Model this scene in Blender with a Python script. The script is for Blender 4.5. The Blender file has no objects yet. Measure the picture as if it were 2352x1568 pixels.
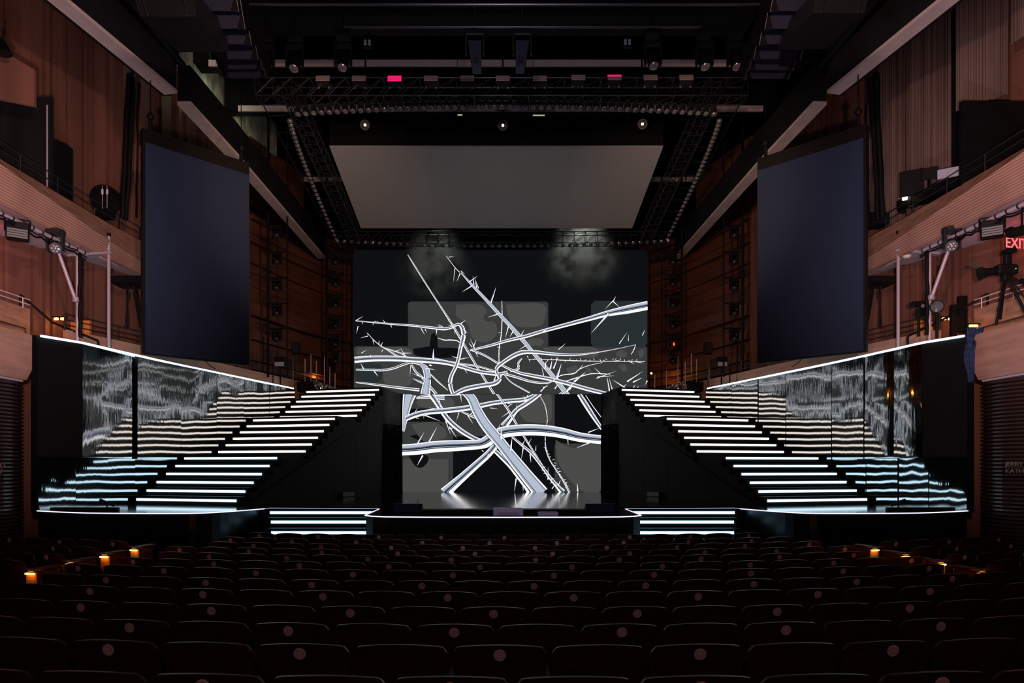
import bpy, math, random
from mathutils import Vector, Matrix, noise
random.seed(7)
C = bpy.context.scene.collection
F = 1568.0; X0 = 1142.0; H0 = 1074.0; CX = -0.12; EYE = 2.06
R = math.radians
# ------------------------------------------------------------------ camera, world, exposure, lights
sc = bpy.context.scene
cam = bpy.data.cameras.new('camera'); camo = bpy.data.objects.new('camera', cam); C.objects.link(camo)
camo.location = (CX, 0, EYE); camo.rotation_euler = (R(90), 0, 0)
cam.sensor_width = 36; cam.lens = 24.0; cam.shift_x = (1176 - X0) / 2352; cam.shift_y = (H0 - 784) / 2352
cam.clip_end = 200
sc.camera = camo
w = bpy.data.worlds.new('dim_hall'); sc.world = w; w.use_nodes = True
w.node_tree.nodes['Background'].inputs[0].default_value = (0.5, 0.42, 0.6, 1)
w.node_tree.nodes['Background'].inputs[1].default_value = 0.0045
sc.view_settings.view_transform = 'Standard'; sc.view_settings.look = 'None'
sc.view_settings.exposure = 0.0; sc.view_settings.gamma = 1.0; sc.view_settings.use_curve_mapping = False

def spot(name, loc, target, power, col, size, blend=0.6, rad=0.15):
    l = bpy.data.lights.new(name, 'SPOT'); l.energy = power; l.color = col; l.spot_size = R(size)
    l.spot_blend = blend; l.shadow_soft_size = rad
    o = bpy.data.objects.new(name, l); C.objects.link(o); o.location = loc
    o.rotation_euler = (Vector(target) - Vector(loc)).to_track_quat('-Z', 'Y').to_euler()
    return o
def point(name, loc, power, col, rad=0.1):
    l = bpy.data.lights.new(name, 'POINT'); l.energy = power; l.color = col; l.shadow_soft_size = rad
    o = bpy.data.objects.new(name, l); C.objects.link(o); o.location = loc
    return o
PINK = (1.0, 0.66, 0.62)
for s in (-1, 1):
    # low house wash for balconies and soffits, then added wall spots without fixtures
    spot('balcony_wash_lamp', (s*2.5, 3.0, 3.2), (s*12.0, 13.5, 6.8), 3500, PINK, 56, 0.9)
    spot('soffit_wash_lamp', (s*5.0, 9.0, 2.6), (s*11.5, 14.0, 7.6), 520, (0.72, 0.66, 1.0), 62, 0.9)
    spot('high_wall_fill', (s*1.5, 4.0, 8.0), (s*11.5, 18.0, 11.0), 1500, (1.0, 0.62, 0.5), 60, 0.9)  # added spot, no fixture, brightens the upper side walls
    spot('shell_fill', (s*2.0, 12.0, 9.0), (s*9.0, 27.0, 9.5), 1100, (1.0, 0.60, 0.42), 60, 0.9)  # added spot, no fixture, brightens the curved stage shell
point('unseen_seat_fill', (0, -7, 8.5), 300, (1.0, 0.68, 0.72), 1.5)  # unseen soft fill added behind the camera for seats and discs
for x_, p_ in ((-2.7, 400), (3.4, 780)): spot('steam_fill', (x_, 28.5, 14.2), (x_, 28.4, 8.5), p_, (0.95, 1.0, 0.92), 54, 0.9)  # unseen spots added overhead so the smoke catches light
spot('unseen_array_fill', (0, 4.0, 3.0), (0, 16, 12.5), 260, (0.62, 0.60, 1.0), 80, 0.9)  # unseen fill added for the speaker arrays and rigging
spot('thrust_wash_lamp', (0, 1.0, 9.0), (0, 13.6, 1.2), 420, (0.72, 0.66, 1.0), 30, 0.8)
spot('ceiling_screen_fill', (0, 21.0, 3.4), (0, 24.8, 12.2), 60, (0.95, 1.0, 0.92), 56, 1.0)  # added uplight without a fixture, brightens the grey ceiling screen
spot('truss_fill', (0, 9.0, 9.5), (0, 19.3, 13.2), 280, (1.0, 0.78, 0.86), 84, 0.9)  # spot added in mid-air to lift the panel lights and truss

# ------------------------------------------------------------------ materials
def mat(name, col, rough=0.6, metal=0.0, spec=0.5, emit=None, estr=0.0, noise_amt=0.0, nscale=(3, 3, 3), bump=0.0, bscale=(8, 8, 8), bdist=0.01, col2=None, extra=None):
    m = bpy.data.materials.new(name); m.use_nodes = True
    nt = m.node_tree; b = nt.nodes['Principled BSDF']
    b.inputs['Base Color'].default_value = (*col, 1); b.inputs['Roughness'].default_value = rough
    b.inputs['Metallic'].default_value = metal; b.inputs['Specular IOR Level'].default_value = spec
    if emit: b.inputs['Emission Color'].default_value = (*emit, 1); b.inputs['Emission Strength'].default_value = estr
    tc = nt.nodes.new('ShaderNodeTexCoord')
    def nz(scale, detail=3):
        mp = nt.nodes.new('ShaderNodeMapping'); mp.inputs['Scale'].default_value = scale
        nt.links.new(tc.outputs['Object'], mp.inputs['Vector'])
        n = nt.nodes.new('ShaderNodeTexNoise'); n.inputs['Scale'].default_value = 1; n.inputs['Detail'].default_value = detail
        nt.links.new(mp.outputs['Vector'], n.inputs['Vector']); return n
    if noise_amt or col2:
        n = nz(nscale); r = nt.nodes.new('ShaderNodeValToRGB')
        c2 = col2 or tuple(max(0, c*(1-noise_amt)) for c in col)
        r.color_ramp.elements[0].position = 0.35; r.color_ramp.elements[0].color = (*c2, 1)
        r.color_ramp.elements[1].position = 0.65; r.color_ramp.elements[1].color = (*col, 1)
        nt.links.new(n.outputs['Fac'], r.inputs['Fac']); nt.links.new(r.outputs['Color'], b.inputs['Base Color'])
    if bump:
        n = nz(bscale, 2); bp = nt.nodes.new('ShaderNodeBump'); bp.inputs['Strength'].default_value = bump
        bp.inputs['Distance'].default_value = bdist
        nt.links.new(n.outputs['Fac'], bp.inputs['Height']); nt.links.new(bp.outputs['Normal'], b.inputs['Normal'])
    return m
def emat(name, col, s):
    return mat(name, (0, 0, 0), 1, 0, 0, col, s)
def striped(name, col, col2, freq, axis=2, depth=0.6, rough=0.55):
    """wood with fine parallel grooves running across one axis"""
    m = mat(name, col, rough); nt = m.node_tree; b = nt.nodes['Principled BSDF']
    g = nt.nodes.new('ShaderNodeNewGeometry'); sp = nt.nodes.new('ShaderNodeSeparateXYZ')
    nt.links.new(g.outputs['Position'], sp.inputs[0])
    mu = nt.nodes.new('ShaderNodeMath'); mu.operation = 'MULTIPLY'; mu.inputs[1].default_value = freq*2*math.pi
    nt.links.new(sp.outputs[axis], mu.inputs[0])
    si = nt.nodes.new('ShaderNodeMath'); si.operation = 'SINE'; nt.links.new(mu.outputs[0], si.inputs[0])
    r = nt.nodes.new('ShaderNodeValToRGB')
    r.color_ramp.elements[0].position = 0.15; r.color_ramp.elements[0].color = (*col2, 1)
    r.color_ramp.elements[1].position = 0.5; r.color_ramp.elements[1].color = (*col, 1)
    ad = nt.nodes.new('ShaderNodeMath'); ad.operation = 'MULTIPLY_ADD'; ad.inputs[1].default_value = 0.5; ad.inputs[2].default_value = 0.5
    nt.links.new(si.outputs[0], ad.inputs[0]); nt.links.new(ad.outputs[0], r.inputs['Fac'])
    n = nt.nodes.new('ShaderNodeTexNoise'); n.inputs['Scale'].default_value = 1.4
    nt.links.new(g.outputs['Position'], n.inputs['Vector'])
    mx = nt.nodes.new('ShaderNodeMix'); mx.data_type = 'RGBA'; mx.blend_type = 'MULTIPLY'; mx.inputs['Factor'].default_value = 0.5
    nt.links.new(r.outputs['Color'], mx.inputs['A']); nt.links.new(n.outputs['Fac'], mx.inputs['B'])
    nt.links.new(mx.outputs['Result'], b.inputs['Base Color'])
    bp = nt.nodes.new('ShaderNodeBump'); bp.inputs['Strength'].default_value = depth; bp.inputs['Distance'].default_value = 0.02
    nt.links.new(ad.outputs[0], bp.inputs['Height']); nt.links.new(bp.outputs['Normal'], b.inputs['Normal'])
    return m
M = {}
M['black'] = mat('matt_black', (0.0045, 0.0045, 0.0055), 0.6, 0, 0.25, noise_amt=0.3)
M['black_gloss'] = mat('black_gloss', (0.006, 0.007, 0.008), 0.28, bump=0.15, bscale=(2, 2, 2))
M['tread'] = mat('black_stair', (0.010, 0.013, 0.014), 0.6, 0, 0.2, noise_amt=0.3)
M['fabric_black'] = mat('black_drape', (0.011, 0.011, 0.0105), 0.95, 0, 0.2, noise_amt=0.4, nscale=(4, 4, 0.5))
M['wing'] = mat('black_painted_wall', (0.020, 0.021, 0.021), 0.8, noise_amt=0.25, nscale=(1, 1, 0.4))
M['mirror'] = mat('black_mirror_film', (0.36, 0.375, 0.38), 0.045, 1.0, bump=0.13, bscale=(11, 11, 1.8), bdist=0.010)
M['stage_floor'] = mat('glossy_black_floor', (0.010, 0.011, 0.012), 0.10, 0, 0.8, bump=0.10, bscale=(0.7, 9, 1), bdist=0.01)
M['led_cool'] = emat('cool_white_strip', (0.62, 0.86, 1.0), 2.5)
M['led_cyan'] = emat('cyan_white_strip', (0.42, 0.76, 1.0), 2.4)
M['led_warm'] = emat('warm_white_strip', (1.0, 0.87, 0.78), 2.2)
M['led_line'] = emat('lavender_edge_line', (0.84, 0.80, 1.0), 1.3)
M['diff_cap'] = mat('strip_end_cap', (0.25, 0.25, 0.25), 0.5)
M['scr_back'] = emat('screen_black', (0.0042, 0.0050, 0.0060), 1.0)
M['scr_grey'] = emat('screen_grey', (0.040, 0.043, 0.042), 1.0)
M['scr_grey2'] = emat('screen_light_grey', (0.070, 0.070, 0.066), 1.0)
M['scr_teal'] = emat('screen_teal_grey', (0.022, 0.029, 0.031), 1.0)
M['br_body'] = emat('branch_blue_grey', (0.46, 0.52, 0.64), 1.0)
M['br_white'] = emat('branch_white', (1.0, 0.96, 0.95), 1.7)
M['br_dark'] = emat('branch_dark', (0.012, 0.017, 0.024), 1.0)
M['imag'] = mat('unlit_led_panel', (0.020, 0.036, 0.084), 0.8, 0, 0.3, noise_amt=0.08, nscale=(60, 60, 60))
M['wood'] = mat('reddish_wood', (0.255, 0.108, 0.075), 0.5, noise_amt=0.4, nscale=(1.2, 1.2, 0.15))
M['fascia'] = striped('grooved_light_wood', (0.84, 0.47, 0.36), (0.52, 0.27, 0.20), 17)
M['fascia_plain'] = mat('smooth_light_wood', (0.58, 0.30, 0.21), 0.5, noise_amt=0.3, nscale=(2, 2, 9))
M['fascia_low'] = mat('pale_veneer', (0.66, 0.36, 0.26), 0.5, noise_amt=0.25, nscale=(1.0, 1.0, 7))
M['shell'] = mat('dark_stained_shell', (0.20, 0.072, 0.045), 0.55, noise_amt=0.4, nscale=(0.5, 0.5, 3))
M['soffit'] = mat('white_plaster', (0.62, 0.56, 0.62), 0.8, noise_amt=0.1)
M['trim'] = mat('pale_trim', (0.90, 0.76, 0.76), 0.6, noise_amt=0.12)
M['dark_panel'] = mat('charcoal_panel', (0.018, 0.018, 0.022), 0.6, 0, 0.3, noise_amt=0.4, nscale=(1, 1, 1))
M['ceil'] = mat('black_ceiling', (0.006, 0.006, 0.008), 0.9, 0, 0.2, noise_amt=0.4)
M['banner'] = mat('taupe_curtain', (0.23, 0.145, 0.125), 0.9, noise_amt=0.35, nscale=(3, 3, 0.25))
M['pipe'] = mat('galvanised_pipe', (0.62, 0.52, 0.60), 0.4, 0.2)
M['darkmetal'] = mat('dark_metal', (0.05, 0.05, 0.055), 0.4, 0.6)
M['truss'] = mat('truss_aluminium', (0.16, 0.16, 0.19), 0.35, 0.9)
M['lens'] = mat('lamp_glass', (0.35, 0.36, 0.38), 0.08, 0.6)
M['grille'] = mat('speaker_grille', (0.040, 0.046, 0.085), 0.45, 0.5, bump=0.6, bscale=(60, 60, 60), bdist=0.01)
M['projection'] = mat('grey_projection_cloth', (0.62, 0.63, 0.60), 0.9, noise_amt=0.06, nscale=(20, 20, 20))
M['seat_wood'] = mat('dark_seat_shell', (0.075, 0.022, 0.013), 0.34, 0, 0.5, noise_amt=0.4, nscale=(2, 2, 30))
M['seat_cloth'] = mat('dark_seat_cloth', (0.03, 0.012, 0.014), 0.95)
M['seat_metal'] = mat('seat_standard_paint', (0.10, 0.095, 0.10), 0.45, 0.3)
M['disc'] = mat('pale_pink_disc', (0.92, 0.52, 0.50), 0.7, noise_amt=0.15, nscale=(60, 60, 60))
M['floor'] = mat('dark_carpet', (0.020, 0.010, 0.010), 0.95, noise_amt=0.4)
M['slat'] = mat('glossy_brown_slat', (0.055, 0.030, 0.030), 0.22, 0, 0.7)
M['amber'] = emat('amber_lamp', (1.0, 0.42, 0.08), 7)
M['amber_soft'] = mat('amber_lit_panel', (0.75, 0.28, 0.06), 0.5)
M['exit'] = emat('red_exit_letters', (1.0, 0.028, 0.034), 9)
M['red'] = mat('red_glow_wall', (0.7, 0.03, 0.03), 0.6)  # red glow of the exit sign put into the wall colour
M['magenta'] = emat('magenta_panel', (0.95, 0.015, 0.16), 0.9)
M['blinder'] = mat('blinder_panel', (0.80, 0.58, 0.56), 0.5, 0.0, noise_amt=0.2)
M['flood_face'] = mat('floodlight_face', (0.22, 0.22, 0.22), 0.6)
M['case'] = mat('pale_violet_case', (0.72, 0.68, 0.95), 0.4, 0.0)
M['white_card'] = mat('white_card', (0.8, 0.8, 0.72), 0.6)
M['blue_cloth'] = mat('blue_cloth', (0.03, 0.06, 0.16), 0.9, noise_amt=0.4, nscale=(6, 6, 2))
M['foil'] = mat('silver_foil', (0.8, 0.8, 0.82), 0.15, 1.0, bump=1.0, bscale=(6, 6, 6), bdist=0.08)
M['concrete'] = mat('pale_concrete', (0.70, 0.72, 0.60), 0.9, noise_amt=0.75, nscale=(2.5, 2.5, 0.9))
M['letters'] = mat('bronze_letters', (0.30, 0.22, 0.22), 0.4, 0.4)
M['red_led'] = emat('red_indicator', (1, 0.05, 0.02), 8)
M['blue_led'] = emat('blue_indicator', (0.05, 0.07, 1), 1.2)
M['white_led'] = emat('desk_lamp_glow', (1.0, 0.9, 0.6), 4)
M['screen_pale'] = mat('pale_paper', (0.5, 0.5, 0.62), 0.6)
M['yellowed'] = mat('olive_flag', (0.16, 0.12, 0.04), 0.8)
M['green_led'] = emat('green_indicator', (0.1, 1, 0.3), 4)

# ------------------------------------------------------------------ mesh helpers
class MB:
    def __init__(s): s.v = []; s.f = []; s.m = []; s.smooth = []
    def add(s, vs, fs, mi=0, sm=False):
        n = len(s.v); s.v += [tuple(v) for v in vs]
        for f in fs: s.f.append([i + n for i in f]); s.m.append(mi); s.smooth.append(sm)
        return s
    def quad(s, a, b, c, d, mi=0): return s.add([a, b, c, d], [(0, 1, 2, 3)], mi)
    def poly(s, pts, mi=0): return s.add(pts, [tuple(range(len(pts)))], mi)
    def box(s, c, sz, mat=None, mi=0, bev=0.0):
        x, y, z = (k/2 for k in sz)
        if bev <= 0:
            vs = [Vector((a*x, b*y, d*z)) for d in (-1, 1) for b in (-1, 1) for a in (-1, 1)]
            fs = [(0, 2, 3, 1), (4, 5, 7, 6), (0, 1, 5, 4), (2, 6, 7, 3), (0, 4, 6, 2), (1, 3, 7, 5)]
        else:
            e = bev; vs = []
            ring = [(-x+e, -y), (x-e, -y), (x, -y+e), (x, y-e), (x-e, y), (-x+e, y), (-x, y-e), (-x, -y+e)]
            for zz, k in ((-z, e), (-z+e, 0), (z-e, 0), (z, e)):
                for (a, b) in ring:
                    fx = (x-k)/x; fy = (y-k)/y; vs.append(Vector((a*fx, b*fy, zz)))
            fs = [tuple(reversed(range(8))), tuple(range(24, 32))]
            for l in range(3):
                for i in range(8): fs.append((l*8+i, l*8+(i+1) % 8, l*8+8+(i+1) % 8, l*8+8+i))
        if mat is not None: vs = [mat @ v for v in vs]
        else: vs = vs
        return s.add([v + Vector(c) for v in vs], fs, mi)
    def prism(s, pts, axis_vec, mi=0):
        """closed polygon (3D points) pushed along a vector"""
        a = Vector(axis_vec); n = len(pts); p = [Vector(q) for q in pts]
        vs = p + [q + a for q in p]
        fs = [tuple(reversed(range(n))), tuple(range(n, 2*n))] + [(i, (i+1) % n, n+(i+1) % n, n+i) for i in range(n)]
        return s.add(vs, fs, mi)
    def tube(s, p0, p1, r, n=8, r1=None, mi=0, cap=True):
        p0 = Vector(p0); p1 = Vector(p1); d = p1-p0
        if d.length < 1e-6: return s
        q = d.to_track_quat('Z', 'Y'); r1 = r if r1 is None else r1; vs = []
        for (p, rr) in ((p0, r), (p1, r1)):
            for i in range(n):
                a = 2*math.pi*i/n; vs.append(p + q @ Vector((rr*math.cos(a), rr*math.sin(a), 0)))
        fs = [(i, (i+1) % n, n+(i+1) % n, n+i) for i in range(n)]
        s.add(vs, fs, mi, True)
        if cap: s.add(vs, [tuple(reversed(range(n))), tuple(range(n, 2*n))], mi)
        return s
    def path(s, pts, r, n=6, mi=0):
        for a, b in zip(pts[:-1], pts[1:]): s.tube(a, b, r, n, mi=mi)
        return s
    def lathe(s, c, axis, prof, n=16, mi=0):
        q = Vector(axis).to_track_quat('Z', 'Y'); c = Vector(c); vs = []
        for (r, h) in prof:
            for i in range(n):
                a = 2*math.pi*i/n; vs.append(c + q @ Vector((r*math.cos(a), r*math.sin(a), h)))
        fs = []
        for k in range(len(prof)-1):
            for i in range(n): fs.append((k*n+i, k*n+(i+1) % n, (k+1)*n+(i+1) % n, (k+1)*n+i))
        s.add(vs, fs, mi, True)
        s.add(vs, [tuple(reversed(range(n))), tuple(range((len(prof)-1)*n, len(prof)*n))], mi); return s
    def sweep(s, path, prof, mi=0, close=True, mis=None):
        """profile [(offset to the left of travel, z)] along a plan path [(x, y)]"""
        P = [Vector((p[0], p[1])) for p in path]; n = len(P); k = len(prof); vs = []
        for i in range(n):
            t = (P[min(i+1, n-1)] - P[max(i-1, 0)]).normalized(); nn = Vector((-t.y, t.x))
            dz = path[i][2] if len(path[i]) > 2 else 0
            for (o, z) in prof: vs.append((P[i].x+nn.x*o, P[i].y+nn.y*o, z+dz))
        kk = k if close else k-1
        for i in range(n-1):
            for j in range(kk):
                f = (i*k+j, i*k+(j+1) % k, (i+1)*k+(j+1) % k, (i+1)*k+j)
                s.add([vs[q] for q in f], [(0, 1, 2, 3)], mis[j] if mis else mi)
        if close: s.poly(vs[:k][::-1], mi); s.poly(vs[-k:], mi)
        return s
    def build(s, name, mats, parent=None):
        me = bpy.data.meshes.new(name); me.from_pydata(s.v, [], s.f)
        if not isinstance(mats, (list, tuple)): mats = [mats]
        for m in mats: me.materials.append(M[m] if isinstance(m, str) else m)
        me.polygons.foreach_set('material_index', s.m); me.polygons.foreach_set('use_smooth', s.smooth)
        me.update()
        o = bpy.data.objects.new(name, me); C.objects.link(o)
        if parent is not None: o.parent = parent
        return o
def tag(o, label=None, cat=None, group=None, kind=None):
    if label: o['label'] = label
    if cat: o['category'] = cat
    if group: o['group'] = group
    if kind: o['kind'] = kind
    return o
def thing(name, label, cat, loc=(0, 0, 0), rz=0, group=None):
    o = bpy.data.objects.new(name, None); C.objects.link(o); o.location = loc; o.rotation_euler = (0, 0, rz)
    o.empty_display_size = 0.2
    return tag(o, label, cat, group)
def struct(name, mb, mats, parent=None):
    o = mb.build(name, mats, parent)
    if parent is None: o['kind'] = 'structure'
    return o
def dup(o, parent=None):
    c = o.copy(); C.objects.link(c)
    if parent is not None: c.parent = parent
    for ch in list(o.children): dup(ch, c)
    return c
def at(px, py, d):
    return Vector((CX + (px-X0)*d/F, d, EYE + (H0-py)*d/F))
def lin(a, b, t): return a + (b-a)*t
def smooth_path(pts, n=6):
    out = []
    for i in range(len(pts)-1):
        p0 = Vector(pts[max(i-1, 0)]); p1 = Vector(pts[i]); p2 = Vector(pts[i+1]); p3 = Vector(pts[min(i+2, len(pts)-1)])
        for k in range(n):
            t = k/n
            out.append(tuple(0.5*((2*p1)+(-p0+p2)*t+(2*p0-5*p1+4*p2-p3)*t*t+(-p0+3*p1-3*p2+p3)*t*t*t)))
    out.append(tuple(pts[-1])); return out
SIDE = {-1: 'left', 1: 'right'}
# ================================================================== THE HALL
STAGE = 1.10
def mx(pts, s): return [(s*p[0], *p[1:]) for p in pts]     # plan path written for +x, mirrored by s
# ---- seating rows: distance, top height below the eye
ROWS = [3.15 + .78*k for k in range(13)]
ZTOP = [.962, 1.019, 1.078, 1.117, 1.136, 1.165, 1.176, 1.195, 1.21, 1.225, 1.230, 1.234, 1.225]
SEAT_H = 0.86
def rowfloor(k): return EYE - ZTOP[k] - SEAT_H
# floor of the stalls: gentle curved terraces
mb = MB(); ys = [-9.0] + [r+.33 for r in ROWS] + [34]
for k in range(len(ys)-1):
    z = rowfloor(min(k, 12)) if k < 13 else rowfloor(12)
    z1 = rowfloor(min(k+1, 12))
    N = 24
    for i in range(N):
        xa = -14+28*i/N; xb = -14+28*(i+1)/N
        def yy(y, x): return y + (x*x/50 if 0 < k else (0 if y < 0 else x*x/50))
        ya0 = ys[k]+(xa*xa/50 if k else 0); yb0 = ys[k]+(xb*xb/50 if k else 0)
        ya1 = ys[k+1]+xa*xa/50; yb1 = ys[k+1]+xb*xb/50
        mb.quad((xa, ya0, z), (xb, yb0, z), (xb, yb1, z), (xa, ya1, z))
        mb.quad((xa, ya1, z), (xb, yb1, z), (xb, yb1, z1), (xa, ya1, z1))
struct('floor', mb, 'floor')
# ceiling, black, high above
mb = MB(); mb.box((0, 12, 16.2), (34, 48, .3)); struct('ceiling', mb, 'ceil')
mb = MB(); mb.box((0, -9.2, 7.5), (34, .3, 18)); struct('wall_back', mb, 'ceil')
mb = MB(); mb.box((0, 35.5, 7.5), (34, .3, 18)); struct('wall_stage', mb, 'ceil')

WALL = [(14.5, -9), (14.2, 4), (13.2, 10), (12.05, 16.2), (11.1, 18.5), (10.6, 19.8), (10.1, 23), (9.6, 26)]
for s in (-1, 1):
    n = SIDE[s]
    # striated wooden side wall: vertical fins of random depth and width
    mb = MB(); rnd = random.Random(5)
    for a, b in zip(WALL[:-1], WALL[1:]):
        A = Vector((s*a[0], a[1])); B = Vector((s*b[0], b[1])); L = (B-A).length; t = (B-A)/L; nn = Vector((-t.y, t.x))*s
        x = 0
        while x < L:
            wd = rnd.choice([.05, .06, .09, .13, .09, .07, .34]) if a[1] >= 10 else 1.2
            wd = min(wd, L-x); dp = rnd.choice([0, 0, .05, .09, .13]) if wd < .5 else 0.03
            p = A+t*x; q = A+t*(x+wd)
            P = [(p.x, p.y), (q.x, q.y), (q.x+nn.x*dp, q.y+nn.y*dp), (p.x+nn.x*dp, p.y+nn.y*dp)]
            m_ = .35
            P[0] = (p.x-nn.x*m_, p.y-nn.y*m_); P[1] = (q.x-nn.x*m_, q.y-nn.y*m_)
            mb.prism([(u[0], u[1], -.5) for u in P], (0, 0, 16.5 if a[1] < 18.4 else 15.1), 0); x += wd
    struct('wall_'+n, mb, 'wood')
    # curved shell behind the stage with horizontal ledges
    prof = []; z = 2.2; rnd = random.Random(11)
    while z < 12.3:
        h = rnd.choice([.35, .28, .22, .18, .5]) if z > 5.2 else .9
        o = rnd.choice([0, .1, .18, .26]) if z > 5.6 else 0.05
        prof += [(o, z), (o, z+h-.03), (-.05, z+h-.03), (-.05, z+h)]; z += h
    top = z; prof += [(-.5, top), (-.5, 2.2)]
    pth = smooth_path([(9.6, 26), (9.2, 27.3), (8.5, 29.4), (7.6, 31.2), (5.5, 33.4), (2.5, 34.6), (0, 34.8)], 5)
    if s > 0: pr = prof
    else: pr = [(-o, z) for o, z in prof]
    mb = MB(); mb.sweep(mx(pth, s), pr); mb.sweep(mx(pth[:11], s), [(s*.06, top-.1), (s*.06, 14.7), (-s*.5, 14.7), (-s*.5, top-.1)]); struct('wall_shell_'+n, mb, 'shell')
    # dark upper wall and bulkhead above the beam
    mb = MB()
    p1 = [(10.0, 6.0), (8.95, 13.0), (8.2, 16.9)]
    for (a, b) in zip(p1[:-1], p1[1:]):
        mb.prism([(s*a[0], a[1], 9.2+EYE), (s*b[0], b[1], 9.2+EYE), (s*(b[0]-.9), b[1], 16), (s*(a[0]-.9), a[1], 16)], (s*.2, 0, 0))
    for k in range(6):                                  # panel joints
        t = k/5.5; y = 8+8.5*t; x = lin(9.7, 8.25, t)
        mb.prism([(s*(x-.04), y, 9.9+EYE), (s*(x-.04), y+.05, 9.9+EYE), (s*(x-.95), y+.05, 15.9), (s*(x-.95), y, 15.9)], (-s*.08, 0, 0))
    struct('trim_upper_panels_'+n, mb, 'dark_panel')
    # ceiling edge beam, pale underside trim
    for (pp, nm) in (([(10.0, 6.0), (8.95, 13.0), (8.25, 16.7)], 'front'), ([(8.15, 17.15), (8.05, 20), (8.0, 24), (7.95, 29.8)], 'rear')):
        mb = MB(); g = -s
        mb.sweep(mx(pp, s), [(0, 9.2+EYE), (g*-.32, 9.2+EYE), (g*-.32, 10.1+EYE), (0, 10.1+EYE)])
        struct('trim_beam_%s_%s' % (nm, n), mb, 'dark_panel')
        mb = MB(); mb.sweep(mx(pp, s), [(g*.01, 9.12+EYE), (g*-.34, 9.12+EYE), (g*-.34, 9.2+EYE), (g*.01, 9.2+EYE)])
        struct('trim_edge_%s_%s' % (nm, n), mb, 'trim')
    mb = MB(); mb.tube((s*8.1, 5.5, 9.95+EYE), (s*7.9, 16.9, 9.95+EYE), .09)
    struct('trim_pipe_'+n, mb, 'black')
    # upper balcony: grooved fascia, smooth upper band, white soffit
    bp = [(10.3, 5), (10.35, 10), (10.28, 13.8), (10.22, 16), (10.14, 18), (10.0, 19.6), (9.8, 21.0)]
    BZ = 5.42
    N = len(bp)
    def foldz(y): return EYE + max(5.55, min(6.25, 6.17 - (y-13.6)*.089))
    low = MB(); band = MB()
    sp = smooth_path(bp, 5)
    for (a, b) in zip(sp[:-1], sp[1:]):
        for (zz0, zz1, o0, o1, mbb) in ((lambda y: BZ+EYE, foldz, 0, -.10, low), (foldz, lambda y: 6.42+EYE, -.10, .18, band)):
            A0 = (s*(a[0]+o0), a[1], zz0(a[1])); B0 = (s*(b[0]+o0), b[1], zz0(b[1]))
            A1 = (s*(a[0]+o1), a[1], zz1(a[1])); B1 = (s*(b[0]+o1), b[1], zz1(b[1]))
            mbb.prism([A0, B0, B1, A1], (s*.12, 0, 0))
    bal = thing('balcony', 'upper balcony with grooved light wood front and white underside on the %s wall' % n, 'balcony', (0, 0, 0))
    low.build('grooved_front', 'fascia', bal); band.build('top_band', 'fascia_plain', bal)
    mb = MB()
    wallx = lambda y: (13.2 if y < 10 else (13.2+(y-10)/6.2*-1.15 if y < 16.2 else (12.05-(y-16.2)/2.3*.95 if y < 18.5 else 11.1-(y-18.5)*.38)))
    for (a, b) in zip(sp[:-1], sp[1:]):
        mb.prism([(s*(a[0]+.02), a[1], BZ+EYE+.01), (s*(b[0]+.02), b[1], BZ+EYE+.01), (s*(wallx(b[1])+.05), b[1], BZ+EYE+.12), (s*(wallx(a[1])+.05), a[1], BZ+EYE+.12)], (0, 0, .3))
    mb.build('soffit', 'soffit', bal)
    rail = MB()
    for zz in (6.62, 6.80):
        rail.path([(s*(p[0]+.2), p[1], zz+EYE) for p in sp], .012)
    for i in range(0, len(sp), 3): rail.tube((s*(sp[i][0]+.2), sp[i][1], 6.40+EYE), (s*(sp[i][0]+.2), sp[i][1], 6.80+EYE), .014)
    rail.build('handrail', 'darkmetal', bal)
    for zz in (.5,):                                    # long diffuser set into the underside
        e = MB(); e.box((s*10.35, 18.0, BZ+EYE+.01), (.06, .8, .02)); e.build('diffuser', 'trim', bal)
    # first tier continuing behind the mirrored set wall
    tp = smooth_path([(10.78, 16.9), (10.1, 19.0), (9.3, 21.8), (8.6, 24.5), (7.9, 27), (7.3, 29.5)], 4)
    t1 = thing('side_terrace', 'pale veneered terrace parapet running behind the %s mirrored wall' % n, 'balcony')
    mb = MB(); mb.sweep(mx(tp, s), [(0, EYE+2.2), (-s*.12, EYE+2.2), (-s*.12, EYE+3.42), (0, EYE+3.42)]); mb.build('parapet', 'fascia_low', t1)
    mb = MB()
    for zz in (3.55, 3.68, 3.82): mb.path([(s*(p[0]+.05), p[1], zz+EYE) for p in tp], .014)
    for i in range(0, len(tp), 3): mb.tube((s*(tp[i][0]+.05), tp[i][1], 3.4+EYE), (s*(tp[i][0]+.05), tp[i][1], 3.82+EYE), .016)
    mb.build('handrail', 'darkmetal', t1)
    mb = MB()
    for (a, b) in zip(tp[:-1], tp[1:]):
        mb.prism([(s*a[0], a[1], 2.2+EYE), (s*b[0], b[1], 2.2+EYE), (s*(b[0]+2.2), b[1]+.2, 2.2+EYE), (s*(a[0]+2.2), a[1]+.2, 2.2+EYE)], (0, 0, .15))
    mb.build('deck', 'black', t1)
    # near first-tier box with chamfered lower edge
    nb = thing('balcony_box', 'light wood box front with chamfered lower edge at the %s edge of the mirrored wall' % n, 'balcony')
    mb = MB()
    pf = [(0, EYE+2.98), (0, EYE+2.2), (.12, EYE+1.97), (.5, EYE+1.97), (.5, EYE+2.98)]
    bx = [(11.0, 5), (10.75, 10), (10.62, 13), (10.58, 15.35)]
    mb.sweep(mx(bx, s), [(-s*o, z) for o, z in pf]); mb.build('front', 'fascia_low', nb)
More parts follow.
